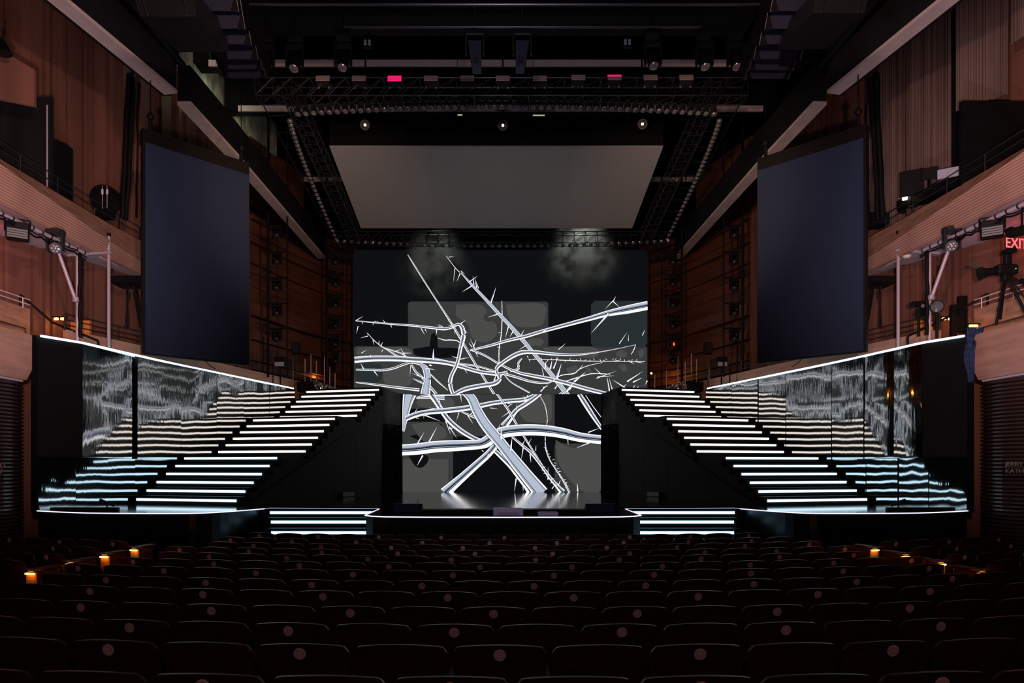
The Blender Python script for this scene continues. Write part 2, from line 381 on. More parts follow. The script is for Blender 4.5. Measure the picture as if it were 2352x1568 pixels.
    mb = MB(); mb.sweep(mx(bx, s), [(-s*.2, EYE+1.93), (-s*3.0, EYE+1.93), (-s*3.0, EYE+2.1), (-s*.2, EYE+2.1)]); mb.build('soffit', 'soffit', nb)
    mb = MB(); mb.path([(s*(p[0]+.15), p[1], EYE+3.13) for p in bx], .015)
    for p in bx: mb.tube((s*(p[0]+.15), p[1], EYE+2.95), (s*(p[0]+.15), p[1], EYE+3.13), .014)
    mb.build('handrail', 'darkmetal', nb)
    # raised parapet behind it
    rp = thing('raised_parapet', 'brown wooden parapet with double rail behind the %s box front' % n, 'balcony')
    px_ = [(12.1, 6), (11.8, 11), (11.55, 16.7)]
    mb = MB(); mb.sweep(mx(px_, s), [(0, EYE+3.0), (-s*.12, EYE+3.0), (-s*.12, EYE+3.88), (0, EYE+3.88)]); mb.build('parapet', 'fascia_plain', rp)
    mb = MB()
    for zz in (3.98, 4.1): mb.path([(s*p[0], p[1], EYE+zz) for p in px_], .015)
    for i in range(12):
        y = 6+i*.95; mb.tube((s*lin(12.1, 11.55, i/11), y, EYE+3.85), (s*lin(12.1, 11.55, i/11), y, EYE+4.1), .013)
    mb.build('handrail', 'trim', rp)
    # stair rail going down between the tiers
    sr = MB(); a = at(*(47 if s < 0 else 2268, 677 if s < 0 else 674), 16.6); b = at(*(120, 740) if s < 0 else (2190, 722), 17.0); c_ = at(*(225, 782) if s < 0 else (2085, 772), 17.2)
    sr.path([a+Vector((0, 0, -.35)), a, b, c_, c_+Vector((0, 0, -.4))], .03)
    st = sr.build('stair_rail', 'black'); tag(st, 'black sloping stair rail between the tiers on the %s' % n, 'railing')
    # black slatted column wall low at the side
    sl = thing('slatted_wall', 'dark glossy horizontally slatted curved wall beside the %s end of the stage' % n, 'wall panel')
    mb = MB()
    cpts = [(14.0, 12.4), (12.2, 13.6), (11.3, 14.1), (10.95, 14.55), (10.85, 15.1), (11.0, 15.6), (11.4, 15.9)]
    cp = smooth_path(cpts, 4)
    z = 0.0
    while z < EYE+1.9:
        mb.sweep(mx(cp, s), [(0, z), (s*.035, z+.02), (s*.035, z+.055), (0, z+.07)], close=False); z += .085
    mb.build('slats', 'slat', sl)
    mb = MB(); mb.sweep(mx(cp, s), [(-s*.02, 0), (-s*.12, 0), (-s*.12, EYE+1.95), (-s*.02, EYE+1.95)]); mb.build('backing', 'black', sl)
    # red exit recess
    rc = MB(); y0 = 15.2
    rc.box((s*12.35, 14.0, EYE+4.6), (.06, 2.2, 2.6)); rc.box((s*12.2, 15.1, EYE+4.6), (.4, .08, 2.6))
    ob = struct('wall_red_recess_'+n, rc, 'red')
# orange niches behind the mirror wall, both sides
for s in (-1, 1):
    a = at(150 if s < 0 else 2160, 760, 17.6)
    mb = MB(); mb.box((a.x, 17.9, EYE+3.35), (.95, .1, 1.0)); struct('door_%d' % (1 if s < 0 else 2), mb, 'amber_soft')
    t = thing('step_light', 'small amber wall light above the orange door on the %s terrace' % SIDE[s], 'lamp', a+Vector((0, -.25, .26)))
    [MB().box((k, 0, 0), (.09, .06, .06), bev=.01).build('bulb', 'amber', t) for k in (-.07, .09)]
    m_ = MB(); m_.box((0, .03, .05), (.36, .06, .03)); m_.build('housing', 'black', t)
    point('amber_niche_lamp', a+Vector((0, -.35, .05)), 1.6, (1, .36, .05), .05)
    b = at(88 if s < 0 else 2236, 776 if s < 0 else 748, 16.0)
    t = thing('step_light', 'amber step light at the outer end of the %s light strip' % SIDE[s], 'lamp', b)
    m_ = MB(); m_.box((0, 0, 0), (.2, .05, .05), bev=.01); m_.build('bulb', 'amber', t)
    m_ = MB(); m_.box((0, .02, .04), (.28, .1, .03)); m_.build('housing', 'black', t)
    point('amber_step_lamp', b+Vector((0, .3, .1)), 2.0, (1, .42, .07), .05)
# ceiling bulkheads with pale trims
for i, (d, hw) in enumerate(((21.4, 9.15), (24.1, 9.25), (30.0, 8.7))):
    mb = MB(); mb.box((0, d+.3, 13.7+EYE-.2), (2*hw+1, .6, 1.6)); struct('trim_%d' % (i+1), mb, 'ceil')
    mb = MB(); mb.box((0, d-.02, 12.66+EYE), (2*hw, .06, .20)); struct('trim_%d' % (i+11), mb, 'trim')
# lit concrete high on the left
mb = MB()
P = [(-10.3, 19.5), (-10.0, 23), (-9.7, 26), (-9.0, 27.5)]
mb.sweep(P, [(.0, 12.6+EYE-.05), (.25, 12.6+EYE-.05), (.25, 15.9), (.0, 15.9)]); struct('wall_upper_left', mb, 'concrete')
for (y, p) in ((20.6, 60), (23.2, 90), (25.4, 40)): point('concrete_daylight_fill', (-9.45, y, 14.6), p*.08, (.95, 1, .72), .1)  # added points standing in for daylight on the concrete

# ================================================================== THE SET
TH = math.atan(.26); ct, stn = math.cos(TH), math.sin(TH)
OX, OY = 10.48, 15.42
RISE = .2215; Z0 = STAGE
SV = [2.78 + .365*i for i in range(6)] + [6.13 + .365*i for i in range(6)] + [9.57 + .365*i for i in range(6)]
def sp3(s, u, v, z):
    """point in the stair frame: u across towards centre, v along the mirrored wall"""
    return Vector((s*(OX - u*ct - v*stn), OY - u*stn + v*ct, z))
TOPZ = EYE + 3.0
for s in (-1, 1):
    n = SIDE[s]
    # mirrored wall
    mw = thing('mirror_wall', 'tall black mirrored panel wall with a light strip along its top on the %s' % n, 'wall panel')
    VL = 10.75; cuts = [0, 1.0, 2.87, 4.6, 6.2, 7.6, 9.1, VL] if s < 0 else [0, 1.0, 1.9, 2.95, 4.2, 6.2, 7.6, 9.1, VL]
    def bulge(v): return .20*(((4.8-v)/3.8)**1.6 if 1.0 < v < 4.8 else (v if v <= 1.0 else 0))
    rnd = random.Random(3 if s < 0 else 9)
    for tier, (za, zb) in enumerate(((Z0-.03, EYE+.235), (EYE+.245, EYE+3.0))):
        for a, b in zip(cuts[:-1], cuts[1:]):
            mb = MB(); g = .004; N = 10; MZ = 8
            j0 = rnd.uniform(-.012, .012); j1 = rnd.uniform(-.012, .012); jz = rnd.uniform(-.01, .01)
            ext = .07 if (tier and s < 0 and a == 1.0) else 0
            vs = []; fs = []
            for i in range(N+1):
                for k in range(MZ+1):
                    tu = i/N; tz = k/MZ; bow = (.014 if tier else .006)*math.sin(math.pi*tu)*(1 if int(a*3) % 2 else -1)
                    u = -.01 + lin(j0, j1, tu) + jz*tz + bow + .006*noise.noise((tu*3+a*5, tz*2+tier*7, s*3))
                    if tier: u += bulge(lin(a, b, tu))
                    vs.append(sp3(s, u - ext*tu, lin(a+g, b-g, tu), lin(za, zb, tz)))
            for i in range(N):
                for k in range(MZ):
                    q = i*(MZ+1)+k; fs.append((q, q+1, q+MZ+2, q+MZ+1))
            mb.add(vs, fs, 0, True); o = mb.build('mirror_panel' if (a or not tier) else 'end_panel', 'mirror' if (a or not tier) else 'black', mw)
    mb = MB(); mb.prism([sp3(s, -.06, 0, Z0-.05), sp3(s, -.06, VL, Z0-.05), sp3(s, -.06, VL, EYE+3.0), sp3(s, -.06, 0, EYE+3.0)], sp3(s, -.16, 0, 0)-sp3(s, 0, 0, 0))
    mb.build('backing', 'black', mw)
    mb = MB(); vv = [.05]+[.25*i for i in range(1, 21)]+[6, 8, VL-.1]
    for a, b in zip(vv[:-1], vv[1:]):
        ua, ub = .02+bulge(a), .02+bulge(b)
        mb.prism([sp3(s, ua, a, EYE+2.965), sp3(s, ub, b, EYE+2.965), sp3(s, ub, b, EYE+3.01), sp3(s, ua, a, EYE+3.01)], sp3(s, -.05, 0, 0)-sp3(s, 0, 0, 0))
    mb.build('light_strip', 'led_cool', mw)
    # staircase
    sw = thing('staircase', 'wide black staircase with eighteen lit step edges on the %s of the stage' % n, 'stairs')
    UW = 3.22
    for i, v in enumerate(SV):
        zb = Z0 + RISE*i; zt = zb + RISE
        vn = SV[i+1] if i < 17 else SV[i]+.9
        mb = MB()
        mb.prism([sp3(s, .03, v, max(Z0-.02, zb-.25)), sp3(s, .03, v, zt), sp3(s, .03, vn+.02, zt), sp3(s, .03, vn+.02, max(Z0-.02, zb-.25))], sp3(s, UW, 0, 0)-sp3(s, .03, 0, 0))
        mb.prism([sp3(s, .03, v-.035, zt-.03), sp3(s, .03, v, zt-.03), sp3(s, .03, v, zt+.002), sp3(s, .03, v-.035, zt+.002)], sp3(s, UW+.03, 0, 0)-sp3(s, .03, 0, 0))
        stp = mb.build('step' if (i % 6) < 5 else 'landing', 'tread', sw)
        mb = MB(); zc = zb + .124; hh = .030
        mb.prism([sp3(s, .13, v-.028, zc-hh), sp3(s, .13, v-.004, zc-hh), sp3(s, .13, v-.004, zc+hh), sp3(s, .13, v-.028, zc+hh)], sp3(s, 3.02, 0, 0)-sp3(s, 0, 0, 0))
        mb.build('light_strip', 'led_cool' if i < 6 else 'led_warm', stp)
        mb = MB(); mb.prism([sp3(s, .09, v-.03, zc-hh), sp3(s, .09, v-.003, zc-hh), sp3(s, .09, v-.003, zc+hh), sp3(s, .09, v-.03, zc+hh)], sp3(s, .035, 0, 0)-sp3(s, 0, 0, 0))
        mb.build('end_cap', 'diff_cap', stp)
    # inner side wall under the stairs (stepped top), one plane
    sideu = 3.26
    pts = [sp3(s, sideu, SV[0]-.1, Z0-.02)]
    zt = Z0
    for i, v in enumerate(SV):
        pts.append(sp3(s, sideu, v-.04, Z0+RISE*i-.12)); pts.append(sp3(s, sideu, v-.04, Z0+RISE*(i+1)-.12))
    pts.append(sp3(s, sideu, SV[-1]+.3, Z0+RISE*18-.12)); pts.append(sp3(s, sideu, SV[-1]+.3, Z0-.02))
    wl = thing('side_wall', 'plain black wall filling the space under the %s staircase' % n, 'wall panel')
    mb = MB(); mb.prism(pts, sp3(s, .06, 0, 0)-sp3(s, 0, 0, 0)); mb.build('panel', 'wing', wl)
    mb = MB()
    for v in (7.6, 9.2, 10.0):
        mb.prism([sp3(s, sideu+.06, v, Z0), sp3(s, sideu+.06, v+.02, Z0), sp3(s, sideu+.06, v+.02, Z0+(v-4)*.44), sp3(s, sideu+.06, v, Z0+(v-4)*.44)], sp3(s, .006, 0, 0)-sp3(s, 0, 0, 0))
    mb.build('joint', 'black', wl)
    mb = MB(); q = at(816 if s < 0 else 1494, 1137, 22.5)
    vq = 7.0
    mb.prism([sp3(s, sideu+.06, 7.9, Z0+.02), sp3(s, sideu+.06, 8.7, Z0+.02), sp3(s, sideu+.06, 8.7, Z0+.16), sp3(s, sideu+.06, 7.9, Z0+.16)], sp3(s, .16, 0, 0)-sp3(s, 0, 0, 0))
    fl = mb.build('floor_light', 'darkmetal'); tag(fl, 'low black floor light bar at the foot of the %s black wall' % n, 'light fixture')
    # portal return wall from the top of the stairs to the lower screen
    pa = sp3(s, sideu, SV[-1]+.2, 0); pb = Vector((s*3.95, 27.15, 0))
    if s < 0: pb.x = -3.90
    else: pb.x = 4.00
    mb = MB(); nn = Vector((0, .35, 0))
    mb.prism([(pa.x, pa.y, Z0-.02), (pb.x, pb.y, Z0-.02), (pb.x, pb.y, EYE+2.93), (pa.x, pa.y, EYE+3.0)], nn)
    pw = mb.build('portal_wall', 'wing'); tag(pw, 'black angled wall between the %s stair top and the lower screen' % n, 'wall panel')
    # drape in front of it
    mb = MB(); K = 60
    A = Vector((pa.x, pa.y-.28, 0)); B = Vector((pb.x-s*.08, pb.y-.3, 0)); A = A.lerp(B, .02)
    topz = EYE + 1.66; T = (B-A).normalized(); NN = Vector((-T.y, T.x, 0))
    if NN.y > 0: NN = -NN
    rows = []
    for zz in (Z0+.01, Z0+.8, Z0+1.8, topz-.05, topz):
        r = []
        for i in range(K+1):
            t = i/K; k = (.2 if zz > topz-.1 else 1)
            off = .05*math.sin(t*58+math.sin(t*9)*2)*k + .03*math.sin(t*23+zz)
            p = A.lerp(B, t*.86) + NN*off; r.append((p.x, p.y, zz))
        rows.append(r)
    for a, b in zip(rows[:-1], rows[1:]):
        for i in range(K): mb.add([a[i], a[i+1], b[i+1], b[i]], [(0, 1, 2, 3)], 0, True)
    dr = mb.build('drape', 'fabric_black'); sm = dr.modifiers.new('s', 'SOLIDIFY'); sm.thickness = .01
    tag(dr, 'hanging black drape beside the %s edge of the lower screen' % n, 'curtain')
    # outer platform beyond the stair top
    mb = MB(); q = at(664 if s < 0 else 1640, 0, 26.5); r_ = at(715 if s < 0 else 1590, 0, 26.5)
    mb.box(((q.x+r_.x)/2, 27.0, EYE+3.2), (abs(q.x-r_.x), .5, .36), bev=.01)
    o = mb.build('platform_block', 'black'); tag(o, 'low black block on the platform at the top of the %s stairs' % n, 'platform')
    mb = MB(); mb.prism([sp3(s, -.1, SV[-1]+.9, Z0+3.0), sp3(s, 3.25, SV[-1]+.9, Z0+3.0), (s*4.6, 29.0, Z0+3.0), (s*7.0, 29.0, Z0+3.0)], (0, 0, .96))
    o = mb.build('top_platform', 'black'); tag(o, 'black raised deck behind the top step of the %s stairs' % n, 'platform')
    mb = MB()
    q = at(716 if s < 0 else 1572, 880, 26.9); q2 = at(768 if s < 0 else 1535, 893, 26.6)
    K = 14; rr = random.Random(2)
    for i in range(K):
        a = q.lerp(q2, i/K); b = q.lerp(q2, (i+1)/K); h = .16+rr.uniform(-.05, .05)
        o1, o2 = (.05*math.sin(i*2.1), .05*math.sin((i+1)*2.1))
        mb.add([(a.x, a.y+o1, a.z-h), (b.x, b.y+o2, b.z-h), (b.x, b.y-o2, b.z+h*.6), (a.x, a.y-o1, a.z+h*.6)], [(0, 1, 2, 3)])
    o = mb.build('foil_strip', 'foil'); o.modifiers.new('s', 'SOLIDIFY').thickness = .008
    tag(o, 'crumpled silver foil strip on the platform above the %s stairs' % n, 'foil')
    posts = [(673, 819, 874), (700.5, 824, 873), (714, 813, 880), (726.5, 829, 873), (745, 820, 879), (757.5, 842, 892), (769.5, 857, 894), (796, 863, 894)] if s < 0 else \
            [(1504, 860, 892), (1531, 850, 892), (1557, 819, 876), (1574, 831, 880), (1588, 812, 880), (1600, 824, 870), (1629, 818, 872)]
    for j, (x, y0, y1) in enumerate(posts):
        d = 27.9; p = at(x, y0, d); mb = MB(); mb.tube((p.x, p.y, EYE+3.0), p, .022, 8); mb.lathe((p.x, p.y, EYE+2.97), (0, 0, 1), [(.07, 0), (.07, .03)], 10)
        o = mb.build('guard_post', 'pipe')
        tag(o, 'thin grey post on the platform above the %s stairs, %s from the outside' % (n, ['first', 'second', 'third', 'fourth', 'fifth', 'sixth', 'seventh', 'eighth'][j] if s < 0 else ['seventh', 'sixth', 'fifth', 'fourth', 'third', 'second', 'first'][j]), 'post')

# stage floor with thrust
edge = [(-10.45, 15.36), (-9.7, 14.95), (-8.9, 14.62), (-8.0, 14.47), (-7.0, 14.45), (-6.4, 14.6), (-5.95, 15.3), (-5.55, 16.3)]
thr = [(-2.86, 15.95), (-2.78, 13.85), (-2.6, 13.62), (-2.3, 13.47), (-1.5, 13.36), (0, 13.32)]
def mirr(l): return [(-x, y) for x, y in reversed(l)]
out = edge + thr + mirr(thr)[1:] + mirr(edge)
EL = smooth_path(edge, 4)
OUT = EL + [(-2.95, 16.05)] + thr + mirr(thr)[1:] + [(2.95, 16.05)] + mirr(EL)
stg = thing('stage', 'black glossy stage with curved wings and a central thrust edged in light', 'stage')
mb = MB(); mb.poly([(x, y, STAGE) for x, y in OUT] + [(7.3, 29.3, STAGE), (-7.3, 29.3, STAGE)])
mb.build('deck', 'stage_floor', stg)
mb = MB()
for a, b in zip(OUT[:-1], OUT[1:]):
    mb.quad((a[0], a[1], -.05), (b[0], b[1], -.05), (b[0], b[1], STAGE-.012), (a[0], a[1], STAGE-.012))
mb.build('fascia', 'black_gloss', stg)
mb = MB()
L1 = OUT
mb.sweep([p for p in L1], [(0.0, STAGE-.016), (-.03, STAGE-.016), (-.03, STAGE+.004), (0.0, STAGE+.004)])
mb.build('edge_light', 'led_line', stg)
mb = MB()
mb.box((0, 14.4, STAGE+.045), (3.9, .5, .09), bev=.01)
mb.build('footlight_trough', 'black', stg)
# front steps
for s in (-1, 1):
    fs = thing('front_steps', 'three cyan-lit steps down from the stage on the %s of the thrust' % SIDE[s], 'stairs')
    for i, (z, d, xa) in enumerate(((1.05, 16.0, 5.45), (1.24, 15.62, 5.30), (1.45, 15.27, 5.18), (1.66, 14.93, 5.1))):
        zt = EYE - z + .09; y0 = d
        mb = MB(); mb.box((s*(xa+2.86)/2, y0+.25, (zt-.2+zt)/2 - .0), (xa-2.86+.25, .5, .2)); stp = mb.build('step', 'tread', fs)
        mb = MB(); mb.box((s*(xa+2.9)/2, y0-.012, EYE-z), (xa-2.92, .02, .062)); mb.build('light_strip', 'led_cyan', stp)
    mb = MB(); mb.box((s*4.3, 16.2, .5), (3.2, .3, 1.1)); mb.build('riser_back', 'tread', fs)
# footwell equipment
t = thing('equipment_case', 'pale violet equipment case with a dark handle at the centre of the thrust', 'case', (.10, 13.75, STAGE))
m_ = MB(); m_.box((0, 0, .075), (.60, .32, .15), bev=.015); m_.build('body', 'case', t)
m_ = MB(); m_.box((0, -.165, .045), (.42, .02, .07), bev=.005); m_.build('front_panel', 'screen_pale', t)
m_ = MB(); m_.path([(-.06, -.1, .15), (-.05, -.1, .175), (.05, -.1, .175), (.06, -.1, .15)], .008); m_.build('handle', 'black', t)
t = thing('small_case', 'small flat violet box beside the central equipment case', 'case', (.90, 13.75, STAGE))
m_ = MB(); m_.box((0, 0, .035), (.40, .25, .07), bev=.01); m_.build('body', 'case', t)
m_ = MB(); m_.box((0, 0, .074), (.36, .2, .008)); m_.build('lid', 'screen_pale', t)
for s in (-1, 1):
    t = thing('stage_monitor', 'black wedge stage monitor on the %s corner of the thrust' % SIDE[s], 'speaker', (s*1.98+.02, 14.0, STAGE))
    m_ = MB(); m_.prism([(-.30, -.22, 0), (.30, -.22, 0), (.30, .25, 0), (-.30, .25, 0)], (0, 0, .05))
    prof = [(-.22, .05), (.25, .05), (.25, .10), (.12, .22), (-.05, .22)]
    m_.prism([(-.30 if s > 0 else -.30, y, z) for y, z in prof], (.6, 0, 0))
    m_.build('cabinet', 'black', t)
    m_ = MB(); m_.prism([(-.27, -.235, .07), (.27, -.235, .07), (.24, -.075, .21), (-.24, -.075, .21)], (0, .02, -.02)); m_.build('grille', 'grille', t)
    p = at(957 if s < 0 else 1355, 1172, 14.6)
    t = thing('card_stand', 'thin white feather-shaped card on a small dark foot, %s side of the thrust' % SIDE[s], 'prop', (p.x, 14.75, STAGE+.0))
    m_ = MB(); m_.tube((0, 0, 0), (0, 0, .1), .012); m_.lathe((0, 0, 0), (0, 0, 1), [(.05, 0), (.04, .02)], 10); m_.build('foot', 'black', t)
    h = .33 if s < 0 else .24; wd = .034 if s < 0 else .022
    m_ = MB(); m_.prism([(-wd, 0, .08), (wd*.5, 0, .1), (wd, 0, h*.6), (wd*.8, 0, h), (-wd*.6, 0, h*.75)], (0, .012, 0)); m_.build('card', 'white_card', t)
    # low music lamp / small bar light standing by the mirrored wall
    p = at(248 if s < 0 else 2100, 1152, 15.2)
    t = thing('floor_lamp_bar', 'small tilted black bar lamp standing near the %s mirrored wall' % SIDE[s], 'lamp', (s*8.75, 15.1, STAGE))
    m_ = MB(); m_.tube((0, 0, 0), (0, 0, .14), .015); m_.lathe((0, 0, 0), (0, 0, 1), [(.08, 0), (.06, .02)], 10); m_.build('stand', 'black', t)
    m_ = MB(); m_.box((0, 0, .19), (.34, .05, .05), mat=Matrix.Rotation(R(-s*22), 3, 'Y')); m_.build('lamp_head', 'darkmetal', t)
    m_ = MB(); m_.box((s*9.3, 15.2, STAGE+.04), (1.5, .12, .08), bev=.01)
    o = m_.build('cable_ramp', 'black'); tag(o, 'low black cable ramp on the stage floor at the %s wing' % SIDE[s], 'cable ramp')
# drape of blue cloth at the right end
mb = MB(); rows = []
for k in range(9):
    zz = EYE+3.12-k*.15; r = []
    wv = [.42, .34, .24, .2, .2, .18, .15, .12, .1][k]
    for i in range(13):
        t = i/12; r.append((10.40+wv*t+.03*math.sin(k), 15.3+.06*math.sin(t*14+k*.5)-.02*k*0, zz+.02*math.sin(t*9)))
    rows.append(r)
for a, b in zip(rows[:-1], rows[1:]):
    for i in range(12): mb.add([a[i], a[i+1], b[i+1], b[i]], [(0, 1, 2, 3)], 0, True)
o = mb.build('draped_cloth', 'blue_cloth'); o.modifiers.new('s', 'SOLIDIFY').thickness = .015
tag(o, 'bunched dark blue cloth hanging at the outer end of the right mirrored wall', 'cloth')
# letters on the dark wall
def text(body, size, loc, rot, m, name, label, cat, ext=.01, sx=1):
    cu = bpy.data.curves.new(name, 'FONT'); cu.body = body; cu.size = size; cu.extrude = ext; cu.align_x = 'LEFT'
    tmp = bpy.data.objects.new(name, cu); C.objects.link(tmp)
    dg = bpy.context.evaluated_depsgraph_get(); me = bpy.data.meshes.new_from_object(tmp.evaluated_get(dg))
    C.objects.unlink(tmp); bpy.data.objects.remove(tmp)
    o = bpy.data.objects.new(name, me); C.objects.link(o); o.location = loc; o.rotation_euler = rot; o.scale = (sx, 1, 1)
    me.materials.clear(); me.materials.append(M[m]); return tag(o, label, cat)
a = at(2309, 1070, 13.25); b = at(2309, 1086, 13.25)
text('JERRY', .125, a, (R(90), 0, R(-6)), 'letters', 'wall_lettering', 'thin metal letters reading JERRY on the dark slatted wall, far right', 'lettering')
text('KATHE', .125, b, (R(90), 0, R(-6)), 'letters', 'wall_lettering', 'thin metal letters reading KATHE under the JERRY lettering, far right', 'lettering')
a = at(0, 1074, 13.2); text('D', .125, a, (R(90), 0, R(6)), 'letters', 'wall_lettering', 'thin metal letter D on the dark slatted wall at the far left', 'lettering')
a = at(0, 1088, 13.2); text('F', .125, a, (R(90), 0, R(6)), 'letters', 'wall_lettering', 'thin metal letter F below the letter D at the far left', 'lettering')
# ================================================================== LED SCREENS
class Pic:
    """flat picture on a display at distance d; coordinates are in picture units mapped by fn to the frame"""
    def __init__(s, d, fn, clip):
        s.d = d; s.fn = fn; s.mb = MB(); s.k = 0; s.clip = clip
    def P(s, x, y):
        px, py = s.fn(x, y); return at(px, py, s.d)
    def poly(s, pts, mi):
        # clip to screen rectangle (Sutherland-Hodgman)
        x0, y0, x1, y1 = s.clip; P = list(pts)
        for (ax, lim, sg) in ((0, x0, 1), (0, x1, -1), (1, y0, 1), (1, y1, -1)):
            Q = []
            for i in range(len(P)):
                a, b = P[i], P[(i+1) % len(P)]; ia = (a[ax]-lim)*sg >= 0; ib = (b[ax]-lim)*sg >= 0
                if ia: Q.append(a)
                if ia != ib:
                    t = (lim-a[ax])/(b[ax]-a[ax]); Q.append((a[0]+(b[0]-a[0])*t, a[1]+(b[1]-a[1])*t))
            P = Q
            if len(P) < 3: return
        y = s.d - .02 - s.k*.00035
        s.mb.add([Vector((s.P(*p).x, y, s.P(*p).z)) for p in P], [tuple(range(len(P)))], mi)
    def ribbon(s, pts, off, wf, mi):
        s.k += 1; n = len(pts); L = []; Rr = []
        for i in range(n):
            a = pts[max(i-1, 0)]; b = pts[min(i+1, n-1)]; dx, dy = b[0]-a[0], b[1]-a[1]; l = math.hypot(dx, dy) or 1
            nx, ny = -dy/l, dx/l
            if ny < 0 or (abs(ny) < .02 and nx < 0): nx, ny = -nx, -ny      # always towards the lower side
            w = pts[i][2]; h = w*wf/2; o = w*off
            L.append((pts[i][0]+nx*(o-h), pts[i][1]+ny*(o-h))); Rr.append((pts[i][0]+nx*(o+h), pts[i][1]+ny*(o+h)))
        for i in range(n-1): s.poly([L[i], L[i+1], Rr[i+1], Rr[i]], mi)
    def branch(s, pts, style=0):
        sp = smooth_path(pts, 6) if len(pts) > 2 else pts
        rr = random.Random(int(pts[0][0])+7); n = len(sp)
        s.ribbon(sp, 0, 1.10, 3)
        mw = max(p[2] for p in pts)
        if mw < 9: s.ribbon([(x, y, max(w*.85, 2.4)) for x, y, w in sp], 0, .9, 2); return
        if style == 1:       # broad pale body, thin white rims
            s.ribbon(sp, 0, 1.0, 1); s.ribbon(sp, .44, .10, 2); s.ribbon(sp, -.46, .06, 2); s.ribbon(sp, .26, .05, 3); s.ribbon(sp, -.34, .035, 3); s.ribbon(sp, .38, .03, 3)
        else:
            s.ribbon(sp, -.28, .38, 1); s.ribbon(sp, .04, .28, 3); s.ribbon(sp, .34, .31, 2); s.ribbon(sp, -.47, .08, 2); s.ribbon(sp, -.14, .05, 3)
            s.ribbon(sp, .06, .05, 1); s.ribbon(sp, .17, .03, 1)
    def thorn(s, x0, y0, x1, y1, w=8):
        dx, dy = x1-x0, y1-y0; l = math.hypot(dx, dy) or 1; nx, ny = -dy/l*w*.42, dx/l*w*.42
        s.k += 1; s.poly([(x0+nx*1.3, y0+ny*1.3), (x0-nx*1.3, y0-ny*1.3), (x1, y1)], 3)
        s.k += 1; s.poly([(x0+nx, y0+ny), (x0-nx, y0-ny), (x1, y1)], 2)
        s.k += 1; s.poly([(x0, y0), (x0-nx, y0-ny), (x1, y1)], 1) if w > 7 else None
    def blot(s, pts, mi):
        s.k += 1; sp = smooth_path(pts+[pts[0]], 5)[:-1]; s.poly(sp, mi) if False else s._fan(sp, mi)
    def _fan(s, sp, mi):
        cx = sum(p[0] for p in sp)/len(sp); cy = sum(p[1] for p in sp)/len(sp)
        for i in range(len(sp)): s.poly([sp[i], sp[(i+1) % len(sp)], (cx, cy)], mi)
MS = ['scr_back', 'br_body', 'br_white', 'br_dark', 'scr_grey', 'scr_grey2', 'scr_teal']
def rrect(x0, y0, x1, y1, r=14): return [(x0+r, y0), (x1-r, y0), (x1, y0+r), (x1, y1-r), (x1-r, y1), (x0+r, y1), (x0, y1-r), (x0, y0+r)]

# upper screen; picture coordinates: 3.36 units per frame pixel from (800, 560)
UD = 29.5
up = Pic(UD, lambda x, y: (800+x/3.36, 560+y/3.36), (45, 50, 2306, 1245))
up.poly([(45, 50), (2306, 50), (2306, 1245), (45, 1245)], 0)
def B(mi, x0, y0, x1, y1, r=14): up.k += 1; up._fan(rrect(x0, y0, x1, y1, r), mi)
B(4, 462, 446, 1543, 800); B(4, 45, 790, 2306, 1245); B(6, 1872, 440, 2306, 800, 30)
B(5, 1380, 730, 1510, 785, 24)
up.blot([(832, 470), (1010, 468), (1070, 520), (1045, 560), (1065, 600), (1130, 605), (1145, 700), (1060, 760), (960, 730), (930, 640), (900, 600), (835, 560)], 5)
up.blot([(1215, 468), (1505, 468), (1508, 600), (1450, 640), (1300, 635), (1240, 570)], 5)
up.blot([(640, 700), (680, 690), (690, 800), (660, 880), (630, 800)], 0)
up.blot([(500, 810), (640, 790), (700, 800), (860, 810), (840, 870), (650, 880), (520, 860)], 0)
up.blot([(80, 800), (440, 800), (480, 860), (300, 870), (80, 860)], 5)
up.blot([(260, 980), (440, 940), (490, 1000), (470, 1090), (300, 1090)], 5)
up.blot([(50, 930), (250, 930), (240, 1060), (60, 1060)], 6)
up.blot([(1500, 800), (1900, 800), (1900, 880), (1700, 860), (1560, 870)], 5)
for q in ([(2065, 840), (2110, 820), (2150, 850), (2130, 875), (2075, 870)], [(2235, 830), (2270, 810), (2280, 850), (2250, 885)], [(2085, 940), (2130, 930), (2155, 970), (2120, 985)],
          [(1680, 960), (1760, 940), (1770, 990), (1700, 1000)], [(1830, 960), (1860, 950), (1880, 1000), (1850, 1000)]): up.blot(q, 5)
# branches (x, y, width)
up.branch([(1185, 440, 3), (1187, 560, 6), (1180, 700, 6), (1165, 800, 6), (1162, 880, 6), (1166, 935, 6)])
up.branch([(1390, 890, 3), (1560, 893, 4), (1700, 900, 6), (1900, 905, 5), (2290, 908, 3)])
up.branch([(1600, 1050, 4), (1640, 1015, 6), (1740, 1000, 8), (1780, 970, 5), (1850, 940, 4), (1960, 915, 2)])
up.branch([(1630, 1075, 4), (1740, 1040, 8), (1830, 1012, 7), (1900, 1000, 5), (2020, 1005, 3)])
up.branch([(690, 725, 3), (740, 742, 7), (790, 742, 8), (840, 748, 8), (862, 765, 4)])
up.branch([(150, 690, 3), (200, 745, 5), (255, 790, 7), (300, 815, 10), (380, 865, 12), (470, 900, 10)])
up.branch([(270, 800, 6), (350, 825, 8), (420, 850, 11), (475, 900, 12)])
up.branch([(60, 970, 10), (180, 972, 14), (260, 975, 16), (350, 960, 16), (430, 930, 18), (500, 915, 18), (590, 940, 18)])
up.branch([(490, 930, 12), (520, 985, 16), (570, 1030, 16), (620, 1090, 18), (680, 1160, 20)])
up.branch([(610, 980, 6), (690, 1060, 11), (770, 1130, 4)])
up.branch([(500, 1040, 3), (545, 1060, 12), (590, 1080, 12)])
